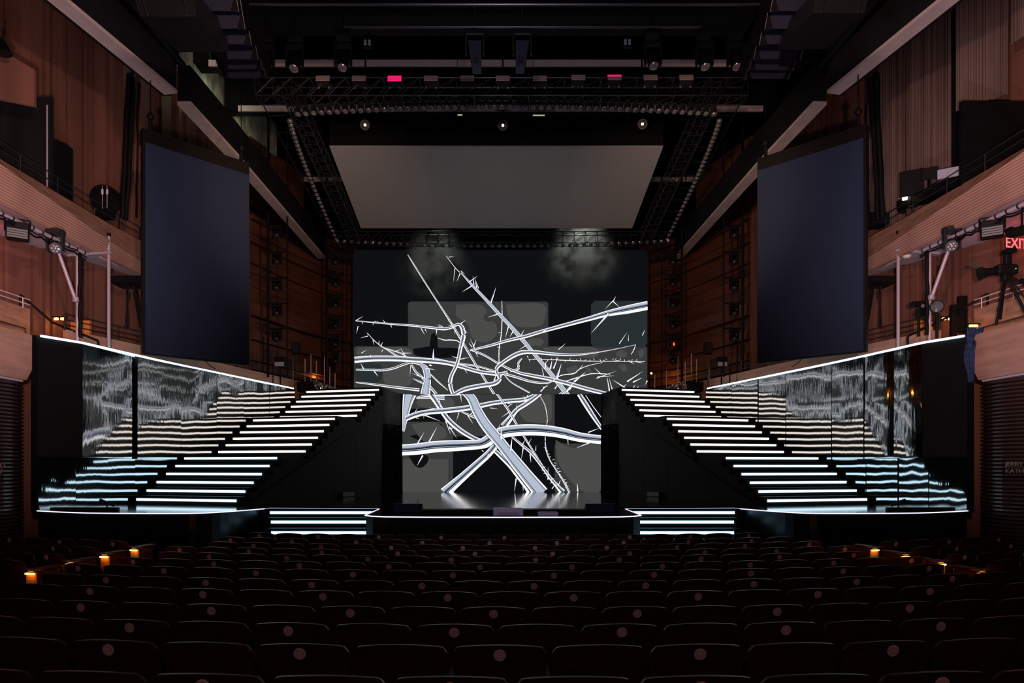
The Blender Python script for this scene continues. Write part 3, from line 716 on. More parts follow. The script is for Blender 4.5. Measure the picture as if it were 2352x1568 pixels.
up.branch([(60, 1068, 8), (200, 1085, 14), (350, 1105, 18), (550, 1128, 22)])
up.branch([(460, 85, 3), (500, 150, 9), (600, 310, 9), (700, 465, 10), (800, 620, 14), (900, 790, 16), (1000, 960, 14), (1120, 1150, 16), (1160, 1210, 16)])
up.branch([(650, 880, 8), (760, 905, 10), (900, 930, 12), (1000, 945, 12), (1150, 990, 14)])
up.branch([(50, 896, 46), (200, 886, 44), (350, 886, 42), (480, 893, 40), (620, 902, 38), (760, 918, 34), (880, 950, 30), (1000, 985, 28), (1100, 1000, 28), (1170, 1005, 26), (1230, 990, 22)])
up.branch([(60, 595, 5), (200, 608, 9), (340, 620, 12), (500, 632, 15), (640, 648, 18), (740, 657, 22), (800, 645, 18), (850, 622, 22), (882, 655, 32), (888, 720, 34), (868, 800, 28), (852, 880, 26), (830, 950, 26), (800, 1010, 28), (786, 1070, 32), (798, 1130, 28), (815, 1170, 26)])
up.branch([(820, 1160, 26), (900, 1122, 34), (1020, 1096, 34), (1120, 1080, 34), (1165, 1050, 30), (1160, 1010, 30)])
up.branch([(870, 225, 8), (960, 325, 18), (1060, 430, 22), (1170, 550, 24), (1250, 635, 27), (1330, 725, 30), (1410, 820, 26), (1480, 905, 28), (1560, 1000, 30), (1640, 1100, 34), (1700, 1180, 36)], 1)
up.branch([(755, 95, 2), (820, 180, 3), (860, 222, 5)])
up.branch([(950, 820, 12), (1050, 860, 14), (1170, 930, 14), (1300, 990, 20), (1420, 1018, 26), (1560, 1045, 28), (1700, 1080, 30), (1840, 1120, 30), (2000, 1160, 28)])
up.branch([(1190, 1000, 16), (1300, 1030, 18), (1420, 1065, 16), (1540, 1072, 12), (1600, 1040, 5)])
up.branch([(1200, 1005, 6), (1260, 1070, 8), (1400, 1150, 10)])
up.branch([(1250, 985, 10), (1310, 965, 18), (1312, 920, 14), (1340, 885, 8)])
up.branch([(1150, 1010, 24), (1145, 960, 26), (1200, 912, 28), (1280, 862, 32), (1350, 838, 32), (1450, 838, 28), (1560, 850, 22), (1700, 858, 18), (1820, 852, 12), (1960, 832, 6), (2100, 805, 4), (2215, 780, 3)])
up.branch([(2215, 780, 3), (2200, 820, 5), (2180, 855, 2)])
up.branch([(940, 822, 12), (1080, 790, 18), (1230, 748, 22), (1370, 715, 26), (1500, 676, 26), (1700, 622, 30), (1850, 582, 34), (2000, 540, 44), (2150, 510, 62), (2310, 478, 66)])
up.branch([(560, 930, 20), (600, 970, 48), (612, 1050, 52), (600, 1130, 70), (590, 1240, 90)], 1)
up.branch([(1660, 1142, 20), (1540, 1240, 12)])
TH_ = [(60, 595, 120, 560), (110, 608, 115, 622), (205, 605, 190, 632), (215, 605, 205, 596), (235, 610, 220, 598), (285, 612, 268, 586), (330, 630, 340, 652), (545, 632, 520, 640), (565, 655, 592, 705, 10), (595, 660, 608, 690), (685, 665, 678, 715, 10), (720, 650, 685, 625), (735, 650, 700, 622), (830, 640, 765, 590), (815, 645, 765, 625), (865, 620, 910, 590, 10),
 (890, 660, 922, 692, 10), (830, 670, 818, 702), (80, 640, 66, 698), (155, 715, 98, 730, 8), (160, 705, 145, 688), (195, 745, 202, 785), (238, 775, 242, 745), (255, 790, 270, 758), (272, 820, 256, 842), (105, 845, 148, 820), (175, 860, 182, 880), (360, 835, 418, 812), (440, 870, 405, 803, 9), (430, 845, 495, 845, 8), (655, 895, 660, 810, 22), (122, 970, 100, 925, 14), (205, 985, 235, 1025, 12), (485, 940, 478, 1025, 8), (590, 1040, 490, 1000, 12), (600, 960, 672, 975, 14), (630, 935, 650, 945, 22),
 (865, 235, 838, 298, 9), (825, 190, 812, 305, 5), (940, 295, 1000, 252, 10), (970, 320, 962, 250, 9), (990, 345, 978, 265, 8), (955, 330, 878, 378, 12), (1005, 350, 985, 290, 8), (1100, 460, 1142, 335, 14), (1165, 545, 1075, 572, 12), (1240, 630, 1210, 735, 12), (1275, 675, 1245, 725, 12), (870, 215, 900, 240, 5), (775, 110, 818, 104, 4),
 (1335, 705, 1358, 665, 9), (1370, 790, 1315, 822, 8), (2005, 545, 1865, 700, 20), (2045, 440, 1972, 515, 8), (2035, 445, 2090, 495, 10), (2045, 440, 2060, 410, 6), (1380, 870, 1390, 890, 6), (1500, 680, 1530, 665, 12), (965, 800, 988, 742, 12), (955, 800, 930, 765, 6), (975, 810, 940, 730, 5), (985, 840, 1005, 880, 9), (845, 885, 800, 870, 6), (870, 800, 845, 812, 8), (855, 895, 938, 878, 10), (900, 970, 922, 1005, 8), (1125, 1060, 1140, 1010, 16), (1170, 1030, 1190, 1010, 8),
 (1160, 690, 1178, 690, 4), (1150, 800, 1178, 802, 4), (1160, 850, 1172, 852, 4), (1515, 960, 1525, 905, 18), (1555, 970, 1570, 900, 18), (1580, 965, 1620, 870, 14), (1605, 1040, 1643, 925, 24), (1540, 970, 1490, 960, 4), (1505, 1020, 1490, 955, 8), (1740, 1065, 1830, 990, 20), (1680, 1142, 1750, 1050, 22), (1910, 1040, 2068, 982, 9), (1920, 1030, 2050, 1020, 7), (1950, 1012, 1890, 955, 5), (2010, 1142, 1990, 1020, 14), (2035, 1142, 2005, 1030, 10), (2145, 1065, 2270, 985, 14), (2190, 1070, 2265, 1035, 13), (2085, 775, 2148, 685, 8), (2155, 755, 2155, 700, 4), (2262, 712, 2285, 665, 6), (1620, 820, 1678, 770, 6), (2170, 915, 2205, 930, 5), (2205, 912, 2275, 925, 6), (2040, 910, 2100, 900, 5), (1780, 970, 1808, 935, 8), (2130, 1115, 2030, 1050, 14), (2110, 1110, 2140, 1085, 10), (2190, 1115, 2210, 1090, 10), (2220, 1115, 2235, 1100, 8), (2300, 1060, 2285, 1090, 12), (1480, 1142, 1540, 1085, 12), (1500, 1110, 1545, 1100, 8), (1590, 1120, 1620, 1080, 14), (1700, 1130, 1740, 1090, 10)]
for t in TH_: up.thorn(*t)
rr = random.Random(4)
for i in range(26):
    x = 1400+i*33+rr.uniform(-8, 8); y = 900+rr.uniform(-3, 3); a = rr.uniform(-.9, .9)+(math.pi if rr.random() < .5 else 0)
    up.thorn(x, y, x+18*math.sin(a), y-20*math.cos(a), 4)
t = thing('led_screen', 'large upper video screen showing white thorny branches behind the raised platform', 'screen', (0, UD, EYE))
t.location = (0, 0, 0)
a = at(813, 575, UD); b = at(1487, 930, UD)
mb = MB(); mb.box(((a.x+b.x)/2, UD+.12, (a.z+b.z)/2), (b.x-a.x+.12, .2, a.z-b.z+.1)); mb.build('housing', 'darkmetal', t)
up.mb.build('picture', MS, t)

# lower screen; 3.618 units per frame pixel from (850, 880)
LD = 27.1
lo = Pic(LD, lambda x, y: (850+x/3.618, 880+y/3.618), (270, 92, 1918, 903))
lo.poly([(270, 92), (1918, 92), (1918, 903), (270, 903)], 0)
def B2(mi, x0, y0, x1, y1, r=14): lo.k += 1; lo._fan(rrect(x0, y0, x1, y1, r), mi)
B2(4, 270, 320, 690, 903, 6); B2(4, 660, 92, 1534, 440, 6); B2(4, 1534, 500, 1918, 903, 10); B2(4, 270, 92, 700, 210, 8)
B2(5, 275, 630, 650, 903, 8)
lo.blot([(1230, 150), (1400, 110), (1500, 100), (1505, 300), (1420, 330), (1290, 310), (1240, 240)], 5)
lo.blot([(1540, 470), (1700, 540), (1910, 500), (1910, 890), (1760, 890), (1640, 780), (1560, 640)], 5)
lo.blot([(400, 110), (660, 120), (690, 190), (560, 205), (400, 190)], 5)
lo.blot([(300, 560), (470, 600), (480, 650), (430, 700), (370, 680)], 0)
lo.blot([(330, 440), (460, 400), (560, 340), (600, 360), (560, 470), (480, 500)], 0)
lo.blot([(340, 340), (520, 320), (600, 360), (640, 440), (560, 470), (440, 480)], 5)
lo.branch([(330, 90, 110), (312, 160, 82), (296, 260, 52), (278, 400, 16)], 1)
lo.branch([(620, 110, 60), (500, 108, 40), (385, 122, 14)], 1)
lo.branch([(385, 120, 12), (520, 95, 24), (700, 90, 24), (800, 80, 24)])
lo.branch([(500, 85, 50), (540, 140, 44), (585, 210, 40), (640, 290, 40), (700, 350, 40), (780, 410, 38), (880, 465, 34), (960, 480, 30)])
lo.branch([(300, 295, 40), (380, 262, 44), (480, 240, 42), (620, 228, 42), (780, 210, 44), (900, 190, 40), (1020, 165, 36), (1150, 148, 34), (1280, 135, 32), (1360, 105, 34), (1440, 60, 34)])
lo.branch([(1440, 60, 30), (1370, 120, 34), (1290, 175, 36), (1220, 220, 36), (1165, 290, 44), (1110, 360, 60)])
lo.branch([(750, 232, 6), (820, 262, 16), (880, 288, 18), (930, 315, 14)])
lo.branch([(1010, 35, 12), (1070, 110, 16), (1150, 225, 16), (1220, 345, 16), (1290, 460, 14), (1360, 570, 12), (1432, 680, 7)])
lo.branch([(1415, 110, 4), (1455, 190, 6), (1472, 290, 6), (1466, 350, 5), (1455, 440, 6), (1460, 540, 9), (1490, 630, 9), (1540, 710, 10), (1600, 800, 12), (1655, 903, 16)])
lo.branch([(1735, 90, 34), (1780, 160, 40), (1850, 270, 36), (1925, 380, 26)])
lo.branch([(1790, 100, 4), (1850, 190, 5), (1925, 290, 5)])
lo.branch([(1180, 445, 14), (1270, 520, 20), (1340, 580, 22), (1420, 680, 22), (1500, 790, 26), (1560, 860, 34), (1600, 905, 50)])
lo.branch([(1010, 535, 30), (1090, 610, 36), (1170, 690, 40), (1250, 790, 46), (1300, 850, 54), (1345, 910, 70)])
lo.branch([(1040, 520, 50), (980, 590, 56), (880, 680, 60), (780, 770, 66), (700, 840, 76), (620, 912, 90)])
lo.branch([(262, 555, 88), (400, 546, 92), (520, 530, 92), (640, 522, 92), (780, 516, 84), (900, 508, 78), (960, 490, 90), (1010, 455, 90)])
lo.branch([(1040, 440, 80), (1080, 415, 90), (1180, 396, 92), (1320, 388, 90), (1460, 394, 88), (1600, 415, 84), (1750, 450, 76), (1925, 470, 70)])
lo.branch([(690, 60, 40), (780, 70, 60), (845, 130, 76), (890, 230, 84), (950, 330, 88), (1020, 420, 92), (1080, 490, 90), (1150, 580, 92), (1230, 680, 100), (1320, 790, 108), (1425, 915, 122)], 1)
TL = [(395, 500, 452, 405, 14), (485, 495, 558, 362, 16), (440, 600, 392, 686, 16), (1085, 465, 1092, 362, 24), (1165, 560, 1180, 455, 24), (755, 95, 760, 160, 10), (370, 250, 398, 205, 8), (585, 200, 575, 115, 14), (550, 215, 488, 205, 10), (450, 262, 590, 318, 14), (455, 250, 445, 295, 8), (740, 245, 718, 315, 8), (815, 270, 858, 340, 10), (835, 260, 862, 228, 8), (1000, 205, 1065, 215, 9), (1130, 160, 1190, 182, 8), (1180, 160, 1260, 158, 7),
 (1140, 200, 1185, 165, 8), (1150, 245, 1090, 285, 8), (1165, 280, 1115, 312, 8), (1288, 165, 1275, 98, 10), (1212, 220, 1222, 170, 9), (630, 310, 672, 430, 10), (660, 360, 722, 456, 12), (650, 380, 720, 365, 8), (1810, 408, 1905, 372, 12), (1640, 440, 1645, 515, 12), (1835, 490, 1706, 540, 14), (1055, 400, 1082, 340, 10), (985, 590, 978, 640, 16), (1275, 525, 1255, 636, 12), (1330, 590, 1336, 660, 14), (1260, 520, 1290, 465, 7), (1310, 510, 1342, 455, 8), (1375, 560, 1378, 512, 6), (1215, 790, 1198, 900, 14), (1475, 800, 1478, 690, 10), (1722, 898, 1718, 825, 14), (1625, 870, 1628, 815, 12), (1560, 850, 1582, 800, 12), (1510, 875, 1548, 820, 9), (1270, 830, 1272, 900, 10),
 (1010, 60, 985, 88, 12), (930, 555, 950, 575, 8), (1310, 100, 1280, 150, 5), (385, 290, 412, 294, 6)]
for t_ in TL: lo.thorn(*t_)
for i in range(14):
    y = 540+i*24; x = 1462+(i*13); lo.thorn(x, y, x+rr.choice([-1, 1])*22, y+rr.uniform(-9, 5), 5)
for i in range(7): x = 1430+i*18; y = 700+i*24; lo.thorn(x, y, x+rr.choice([-1, 1])*30, y+rr.uniform(-12, 12), 6)
t = thing('led_screen', 'lower video screen showing thick white branches at the back of the stage floor', 'screen')
a = at(924.6, 905.4, LD); b = at(1380.2, 1129.6, LD)
mb = MB(); mb.box(((a.x+b.x)/2, LD+.1, (a.z+b.z)/2), (b.x-a.x+.06, .16, a.z-b.z+.02)); mb.build('housing', 'darkmetal', t)
lo.mb.build('picture', MS, t)
mb = MB(); mb.box((.05, 28.3, EYE+2.88), (8.3, 2.3, .1)); o = mb.build('bridge_deck', 'black'); tag(o, 'thin black bridge deck above the lower screen joining both stair tops', 'platform')

# hanging side screens
for s in (-1, 1):
    n = SIDE[s]
    t = thing('hanging_screen', 'tall dark navy unlit video panel hanging on the %s side' % n, 'screen')
    if s < 0: A = at(333, 1074, 16.0); Bq = at(571, 1074, 17.8)
    else: A = at(1984, 1074, 15.75); Bq = at(1741, 1074, 17.5)
    zt, zb = EYE+7.62, EYE+2.69
    if s > 0: zt, zb = EYE+7.60, EYE+2.70
    A.z = Bq.z = 0; d = (Bq-A).normalized(); nn = Vector((d.y, -d.x, 0)) if s < 0 else Vector((-d.y, d.x, 0))
    if nn.y > 0: nn = -nn
    mb = MB()
    for i in range(1):
        mb.prism([A+Vector((0, 0, zb)), Bq+Vector((0, 0, zb)), Bq+Vector((0, 0, zt)), A+Vector((0, 0, zt))], nn*.03)
    mb.build('panel', 'imag', t)
    mb = MB(); A2 = A-d*.05; mb.prism([A2+Vector((0, 0, zb-.02)), Bq+d*.02+Vector((0, 0, zb-.02)), Bq+d*.02+Vector((0, 0, zt)), A2+Vector((0, 0, zt))], -nn*.14)
    mb.build('frame', 'black', t)
    mb = MB(); mb.prism([A2+Vector((0, 0, zt)), Bq+d*.02+Vector((0, 0, zt)), Bq+d*.02+Vector((0, 0, zt+.33)), A2+Vector((0, 0, zt+.33))], -nn*.22)
    mb.build('header_truss', 'black', t)
    mb = MB(); e = A+d*.12; f_ = Bq-d*.2
    for q in (e, f_):
        mb.tube(q+Vector((0, 0, zt+.33)), q+Vector((0, 0, zt+.55)), .05, 6); mb.lathe(q+Vector((0, 0, zt+.58)), (0, 0, 1), [(.05, 0), (.09, .06), (.05, .14), (.02, .2)], 8)
        mb.tube(q+Vector((0, 0, zt+.5)), q+Vector((0, 0, 15.6)), .012, 5)
    mb.build('chain', 'black', t)
    mb = MB(); mb.path([A.lerp(Bq, .55)+Vector((0, 0, zb)), A.lerp(Bq, .6)+Vector((0, 0, zb-.14)), A.lerp(Bq, .66)+Vector((0, 0, zb-.2))], .01); mb.build('cable', 'black', t)

# ================================================================== RIGGING OVER THE STAGE
def truss(name, p0, p1, w, label, m='truss', up=Vector((0, 0, 1)), bays=None):
    p0 = Vector(p0); p1 = Vector(p1); d = p1-p0; L = d.length; d.normalize(); sd = d.cross(up).normalized(); u = sd.cross(d).normalized()
    t = thing(name, label, 'truss'); mb = MB(); N = bays or max(2, int(L/w))
    cs = [(sd*a+u*b)*w/2 for a in (-1, 1) for b in (-1, 1)]
    for c in cs: mb.tube(p0+c, p1+c, .022, 6)
    mb.build('chord', m, t); mb = MB()
    for i in range(N+1):
        c = p0+d*L*i/N
        for a, b in ((0, 1), (1, 3), (3, 2), (2, 0)): mb.tube(c+cs[a], c+cs[b], .013, 5)
        if i < N:
            c2 = p0+d*L*(i+1)/N
            for a, b in ((0, 1), (2, 3), (0, 2), (1, 3)): mb.tube(c+cs[a], c2+cs[b] if i % 2 else c2+cs[b], .011, 4)
    mb.build('lacing', m, t); return t
FT = 19.5; FZ = EYE+10.75; RT = 27.6; RZ = EYE+9.25; HW = 6.75
truss('lighting_truss', (-6.95, FT, FZ), (6.95, FT, FZ), .5, 'long horizontal front lighting truss high over the stage')
truss('lighting_truss', (-5.9, FT-.5, FZ-.2), (-5.75, RT-.6, RZ-.1), .42, 'sloping side truss on the left leading to the rear truss', m='darkmetal')
truss('lighting_truss', (5.9, FT-.5, FZ-.2), (5.75, RT-.6, RZ-.1), .42, 'sloping side truss on the right leading to the rear truss', m='darkmetal')
truss('lighting_truss', (-HW+.1, RT, RZ), (HW-.1, RT, RZ), .45, 'dark rear truss just above the upper screen', m='darkmetal')
for s in (-1, 1):
    mb = MB(); mb.path([(s*6.9, FT, FZ-.2), (s*6.72, RT, RZ-.1)], .02)
    mb.path([(s*6.2, FT+.2, FZ-.15), (s*6.1, RT, RZ-.1)], .016)
    for i in range(12):
        t_ = i/11; mb.tube((s*lin(6.9, 6.72, t_), lin(FT, RT, t_), lin(FZ-.2, RZ-.1, t_)), (s*lin(6.2, 6.1, t_), lin(FT, RT, t_), lin(FZ-.15, RZ-.1, t_)), .012)
    o = mb.build('lamp_rail', 'darkmetal'); tag(o, 'outer ladder-like rail carrying the bead lamps on the %s' % SIDE[s], 'rail')
# round lamps in the bowed front row
lamp = MB(); lamp.lathe((0, 0, 0), (0, -.35, -1), [(.05, -.16), (.085, -.12), (.095, .0), (.105, .04)], 12, 0); lamp.lathe((0, 0, 0), (0, -.35, -1), [(.08, .041), (.0801, .055), (.03, .075)], 12, 1)
lamp.box((0, .03, .19), (.14, .04, .1))
proto = lamp.build('truss_lamp', ['darkmetal', 'lens'])
tag(proto, 'round black lamp in the closely spaced row under the front truss', 'stage lamp', 'round lamps in the bowed row under the front truss')
first = True
for i in range(54):
    px = 684+i*(1640-684)/53; tt = (px-1162)/478; py = 243+17*tt*tt
    p = at(px, py, 19.2); o = proto if i == 0 else dup(proto); o.location = p; o.scale = (1, 1, 1)
mb = MB(); mb.path([tuple(at(684+i*95.6, 243+17*((684+i*95.6-1162)/478)**2-12, 19.2)) for i in range(11)], .03)
o = mb.build('lamp_bar', 'darkmetal'); tag(o, 'bowed bar holding the row of round lamps under the front truss', 'rail')
bead = MB(); bead.lathe((0, 0, 0), (0, -.6, -1), [(.05, -.1), (.085, -.04), (.09, .03)], 10, 0); bead.lathe((0, 0, 0), (0, -.6, -1), [(.075, .031), (.055, .06), (.015, .075)], 10, 1)
pb = bead.build('bead_lamp', ['darkmetal', 'lens']); used = False
for s in (-1, 1):
    tagn = 'small glinting lamp in the sloping chain along the %s side truss' % SIDE[s]
    for i in range(30):
        t_ = i/29; px = lin(666, 772, t_**1.15) if s < 0 else lin(1652, 1532, t_**1.15); py = lin(277, 548, t_)
        d = lin(19.6, 27.4, (t_*.72)/(1-.28*t_) if t_ < 1 else 1)
        o = pb if not used else dup(pb); used = True
        o.location = at(px, py, d); tag(o, tagn, 'stage lamp', 'chain of small lamps on the %s side truss' % SIDE[s])
rear = MB(); rear.lathe((0, 0, 0), (0, -.8, -.5), [(.05, -.1), (.08, .03)], 8, 0); rear.lathe((0, 0, 0), (0, -.8, -.5), [(.07, .031), (.03, .05)], 8, 1)
pr_ = rear.build('rear_lamp', ['darkmetal', 'lens'])
for i in range(48):
    px = 775+i*(1535-775)/47; tt = (px-1153)/380
    o = pr_ if i == 0 else dup(pr_); o.location = at(px, 565-12*tt*tt, 27.2); tag(o, 'tiny lamp in the even row along the rear truss above the screen', 'stage lamp', 'tiny lamps along the rear truss')
# eleven blinders on the front truss
ords = ['first', 'second', 'third', 'fourth', 'fifth', 'sixth', 'seventh', 'eighth', 'ninth', 'tenth', 'eleventh']
for i, px in enumerate((741, 824, 906, 989.5, 1073, 1155, 1240, 1328.5, 1412, 1494.5, 1577)):
    p = at(px, 179 - (i > 6)*2, 19.2); col = 'magenta' if i == 2 else 'blinder'
    desc = ('panel light glowing magenta, ' if i == 2 else ('panel light partly glowing pink, ' if i == 8 else 'pinkish grey slatted panel light, '))
    t = thing('panel_light', desc + ords[i] + ' from the left along the front truss', 'stage light', p, group='panel lights on the front truss')
    mb = MB(); mb.prism([(-.20, 0, -.09), (.20, 0, -.09), (.20, .05, .10), (-.20, .05, .10)], (0, .12, 0)); mb.build('housing', 'black', t)
    for k in range(3):
        zz = -.065+k*.062; m_ = MB(); m_.prism([(-.195, -.012+k*.016, zz-.025), (.195, -.012+k*.016, zz-.025), (.195, k*.016, zz+.025), (-.195, k*.016, zz+.025)], (0, .02, 0))
        m_.build('lamp_strip', 'magenta' if (i == 2 or (i == 8 and k == 2)) else 'blinder', t)
    m_ = MB(); m_.prism([(-.19, .0, -.11), (.19, .0, -.11), (.15, .1, -.2), (-.15, .1, -.2)], (0, .06, 0)); m_.build('yoke', 'darkmetal', t)
    for k in (-.14, .14): MB().tube((k, .12, -.22), (k, .12, -.17), .03, 6).build('clamp', 'pipe', t)
# ceiling video panel
t = thing('ceiling_screen', 'large tilted grey projection surface hanging over the stage', 'screen')
CD1, CD2 = 22.0, 26.8
a, b, c_, d_ = at(757, 337, CD1), at(1523, 334, CD1), at(1452, 524, CD2), at(829, 524, CD2)
b.z = a.z; c_.z = d_.z
mb = MB(); mb.prism([a, b, c_, d_], (0, .02, .05)); mb.build('surface', 'projection', t)
mb = MB(); mb.prism([a+Vector((0, 0, .06)), b+Vector((0, 0, .06)), b+Vector((0, 0, .75)), a+Vector((0, 0, .75))], (0, .25, 0))
mb.prism([a+Vector((0, .25, .1)), b+Vector((0, .25, .1)), c_+Vector((0, 0, .1)), d_+Vector((0, 0, .1))], (0, 0, .3)); mb.build('frame', 'black', t)
# three down lamps in front of its header
for i, (px, py) in enumerate(((838, 287), (1155, 288), (1476, 285))):
    p = at(px, py, 21.2); t = thing('spotlight', 'round black lamp with bright lens %s the grey ceiling screen' % ('above the left part of', 'above the middle of', 'above the right part of')[i], 'stage light', p)
    ax = (.35*(1-i), -1, -.45); m_ = MB(); m_.lathe((0, 0, 0), ax, [(.10, -.35), (.14, -.2), (.15, 0), (.15, .03)], 18); m_.build('body', 'darkmetal', t)
    m_ = MB(); m_.lathe((0, 0, 0), ax, [(.12, .031), (.09, .045), (.03, .05)], 16); m_.build('lens', 'lens', t)
    m_ = MB(); m_.lathe((0, 0, 0), ax, [(.045, .051), (.02, .06)], 10); m_.build('lamp', emat('lens_glint', (.9, .88, .7), 1.1), t)
    m_ = MB(); m_.path([(-.17, 0, 0), (-.17, .1, .35), (.17, .1, .35), (.17, 0, 0)], .02); m_.tube((0, .1, .35), (0, .1, 2.3), .025); m_.build('yoke', 'black', t)
# moving heads hanging from the pipe further forward
def moving_head(p, tgt, label, sc_=1.0, lens='lens', body='darkmetal', group=None, drop=.3, hang=False):
    t = thing('moving_head', label, 'stage light', p, group=group); d = (Vector(tgt)).normalized()
    m_ = MB(); m_.box((0, 0, drop*sc_+.32*sc_), (.34*sc_, .3*sc_, .14*sc_), bev=.02*sc_); m_.build('base', body, t)
    if hang: MB().tube((0, 0, .65), (0, 0, 15.9-p[2]), .018).build('hanger', 'black', t)
    m_ = MB(); 
    for k in (-1, 1): m_.box((k*.18*sc_, 0, .13*sc_), (.045*sc_, .12*sc_, .5*sc_), bev=.01*sc_)
    m_.box((0, 0, .37*sc_), (.40*sc_, .14*sc_, .06*sc_)); m_.build('yoke', body, t)
    m_ = MB(); m_.lathe((0, 0, 0), d, [(.08*sc_, -.24*sc_), (.13*sc_, -.18*sc_), (.14*sc_, .05*sc_), (.12*sc_, .16*sc_), (.125*sc_, .22*sc_)], 18); m_.build('head', body, t)
    m_ = MB(); m_.lathe(d*.2*sc_, d, [(.105*sc_, .021*sc_), (.08*sc_, .05*sc_), (.02*sc_, .06*sc_)], 16); m_.build('lens', lens, t)
    return t
heads = [((677, 152), 'first of the two heads left of centre under the high pipe'), ((788, 150), 'second head from the left under the high pipe'), ((1500, 146), 'nearest head right of centre under the high pipe'), ((1618, 148), 'middle head of three at the right under the high pipe'), ((1690, 148), 'outermost right head under the high pipe'), ((610, 152), 'outermost left head beside the hanging speakers')]
for (px, py), lb in heads: moving_head(at(px, py-8, 15.8), (0, -.5, -1), 'black moving head light, '+lb, 1.0, body='black', hang=True)
for (px, py, lb, tx) in ((1090, 122, 'left', .12), (1200, 122, 'right', -.12)):
    p = at(px, py, 15.5); t = thing('profile_spotlight', 'dark grey profile spotlight pointing down, %s of the central pair' % lb, 'stage light', p)
    m_ = MB(); m_.prism([(-.15, -.02, .28), (.15, -.02, .28), (.10+tx*.4, 0, -.3), (-.10+tx*.4, 0, -.3)], (0, .3, 0)); m_.build('body', 'grille', t)
    m_ = MB(); m_.box((tx*.35, -.03, -.16), (.11, .03, .12), bev=.01); m_.build('lens', 'darkmetal', t)
    m_ = MB(); m_.path([(-.2, .1, 0), (-.2, .1, .5), (.2, .1, .5), (.2, .1, 0)], .025); m_.tube((0, .1, .5), (0, .1, 15.9-p.z), .018); m_.build('yoke', 'darkmetal', t)
for (py, d, lb, x0, x1) in ((10, 13.5, 'upper', -5.2, 6.2), (62, 15.5, 'lower', -3.6, 4.5)):
    z = EYE+(H0-py)*d/F; mb = MB(); mb.tube((x0, d, z), (x1, d, z), .03, 8); [mb.tube((x_, d, z), (x_, d, 16.0), .008, 4) for x_ in (x0+.5, x1-.5)]
    o = mb.build('rigging_pipe', 'truss'); tag(o, 'thin horizontal rigging pipe high at the top, %s of two' % lb, 'pipe')
# dark trusses/boxes above, catwalk
mb = MB(); mb.box((0, 17.4, 13.45), (12.6, .8, .25)); mb.box((0, 17.0, 13.9), (12.6, .05, .5)); o = mb.build('catwalk', 'black'); tag(o, 'black catwalk crossing the hall above the front truss', 'catwalk')
for (px, py, lb) in ((844, 98, 'left'), (1441, 97, 'right')):
    p = at(px, py, 16.5); t = thing('quad_lamp', 'four small round lamps in a square, %s of the top centre' % lb, 'stage light', p)
    m_ = MB(); m_.box((0, .06, 0), (.24, .1, .2), bev=.01); m_.tube((0, .06, .1), (0, .06, 15.95-p.z), .012, 5); m_.build('housing', 'black', t)
    for k in range(4):
        m_ = MB(); m_.lathe(((k % 2-.5)*.10, 0, (k//2-.5)*.07), (0, -1, -.3), [(.035, 0), (.033, .02)], 12); m_.build('bulb', 'screen_pale', t)
for (px0, px1, py, nm) in ((1224, 1251, 265, 'long'), (1051, 1062, 264, 'short')):
    a = at(px0, py, 21.0); b = at(px1, py, 21.0); mb = MB(); mb.tube(a, b, .02); o = thing('work_light', 'x', 'lamp'); mb.build('tube', emat('work_light_glow', (.5, .5, .3), .8), o); m_ = MB(); m_.tube(a+Vector((0, 0, .03)), (a.x, a.y, 16.03), .006, 4); m_.tube(a+Vector((0, 0, .03)), b+Vector((0, 0, .03)), .02); m_.build('hanger', 'black', o); tag(o, '%s pale tube light above the grey ceiling screen' % nm, 'lamp')
# line arrays
for s in (-1, 1):
    t = thing('speaker_array', 'stack of hanging grilled loudspeaker cabinets high on the %s' % SIDE[s], 'speaker array')
    if s < 0: P_ = [(557, 157, 14.0, 96, 22, .98), (548, 134, 13.75, 98, 26, .96), (534, 107, 13.4, 104, 34, .92), (517, 72, 13.0, 108, 38, .88), (500, 34, 12.6, 112, 40, .84), (484, -8, 12.3, 114, 42, .8)]
    else: P_ = [(1766, 158, 14.0, 96, 22, .98), (1776, 136, 13.75, 98, 26, .96), (1790, 107, 13.4, 104, 34, .92), (1805, 72, 13.0, 108, 38, .88), (1820, 34, 12.6, 112, 40, .84), (1834, -8, 12.3, 114, 42, .8)]
    for k, (px, py, d, wp, hp, _) in enumerate(P_):
        p = at(px, py, d); w_ = wp*d/F*1.04; h_ = hp*d/F; tilt = R(32+(k < 3)*(3-k)*6)
        cab = MB(); Mx = Matrix.Rotation(tilt, 3, 'X')
        def q(x, y, z): return p + Mx @ Vector((x, y, z))
        hz = h_*.5/math.cos(tilt)*1.0+.04
        cab.prism([q(-w_/2, 0, -hz), q(w_/2, 0, -hz), q(w_/2, 0, hz), q(-w_/2, 0, hz)], Mx @ Vector((0, .5, 0))); c_ = cab.build('cabinet', 'black', t)
        g = MB(); cx_ = .14
        g.prism([q(-w_/2+cx_, -.01, -hz+.015), q(w_/2-cx_, -.01, -hz+.015), q(w_/2-.03, -.01, 0), q(w_/2-cx_, -.01, hz-.015), q(-w_/2+cx_, -.01, hz-.015), q(-w_/2+.03, -.01, 0)], Mx @ Vector((0, -.03, 0)))
        g.build('grille', 'grille', c_)
        rg = MB()
        for e in (-1, 1): rg.tube(q(e*w_/2, -.02, -hz), q(e*w_/2, -.02, hz), .015)
        rg.build('side_rail', 'truss', c_)
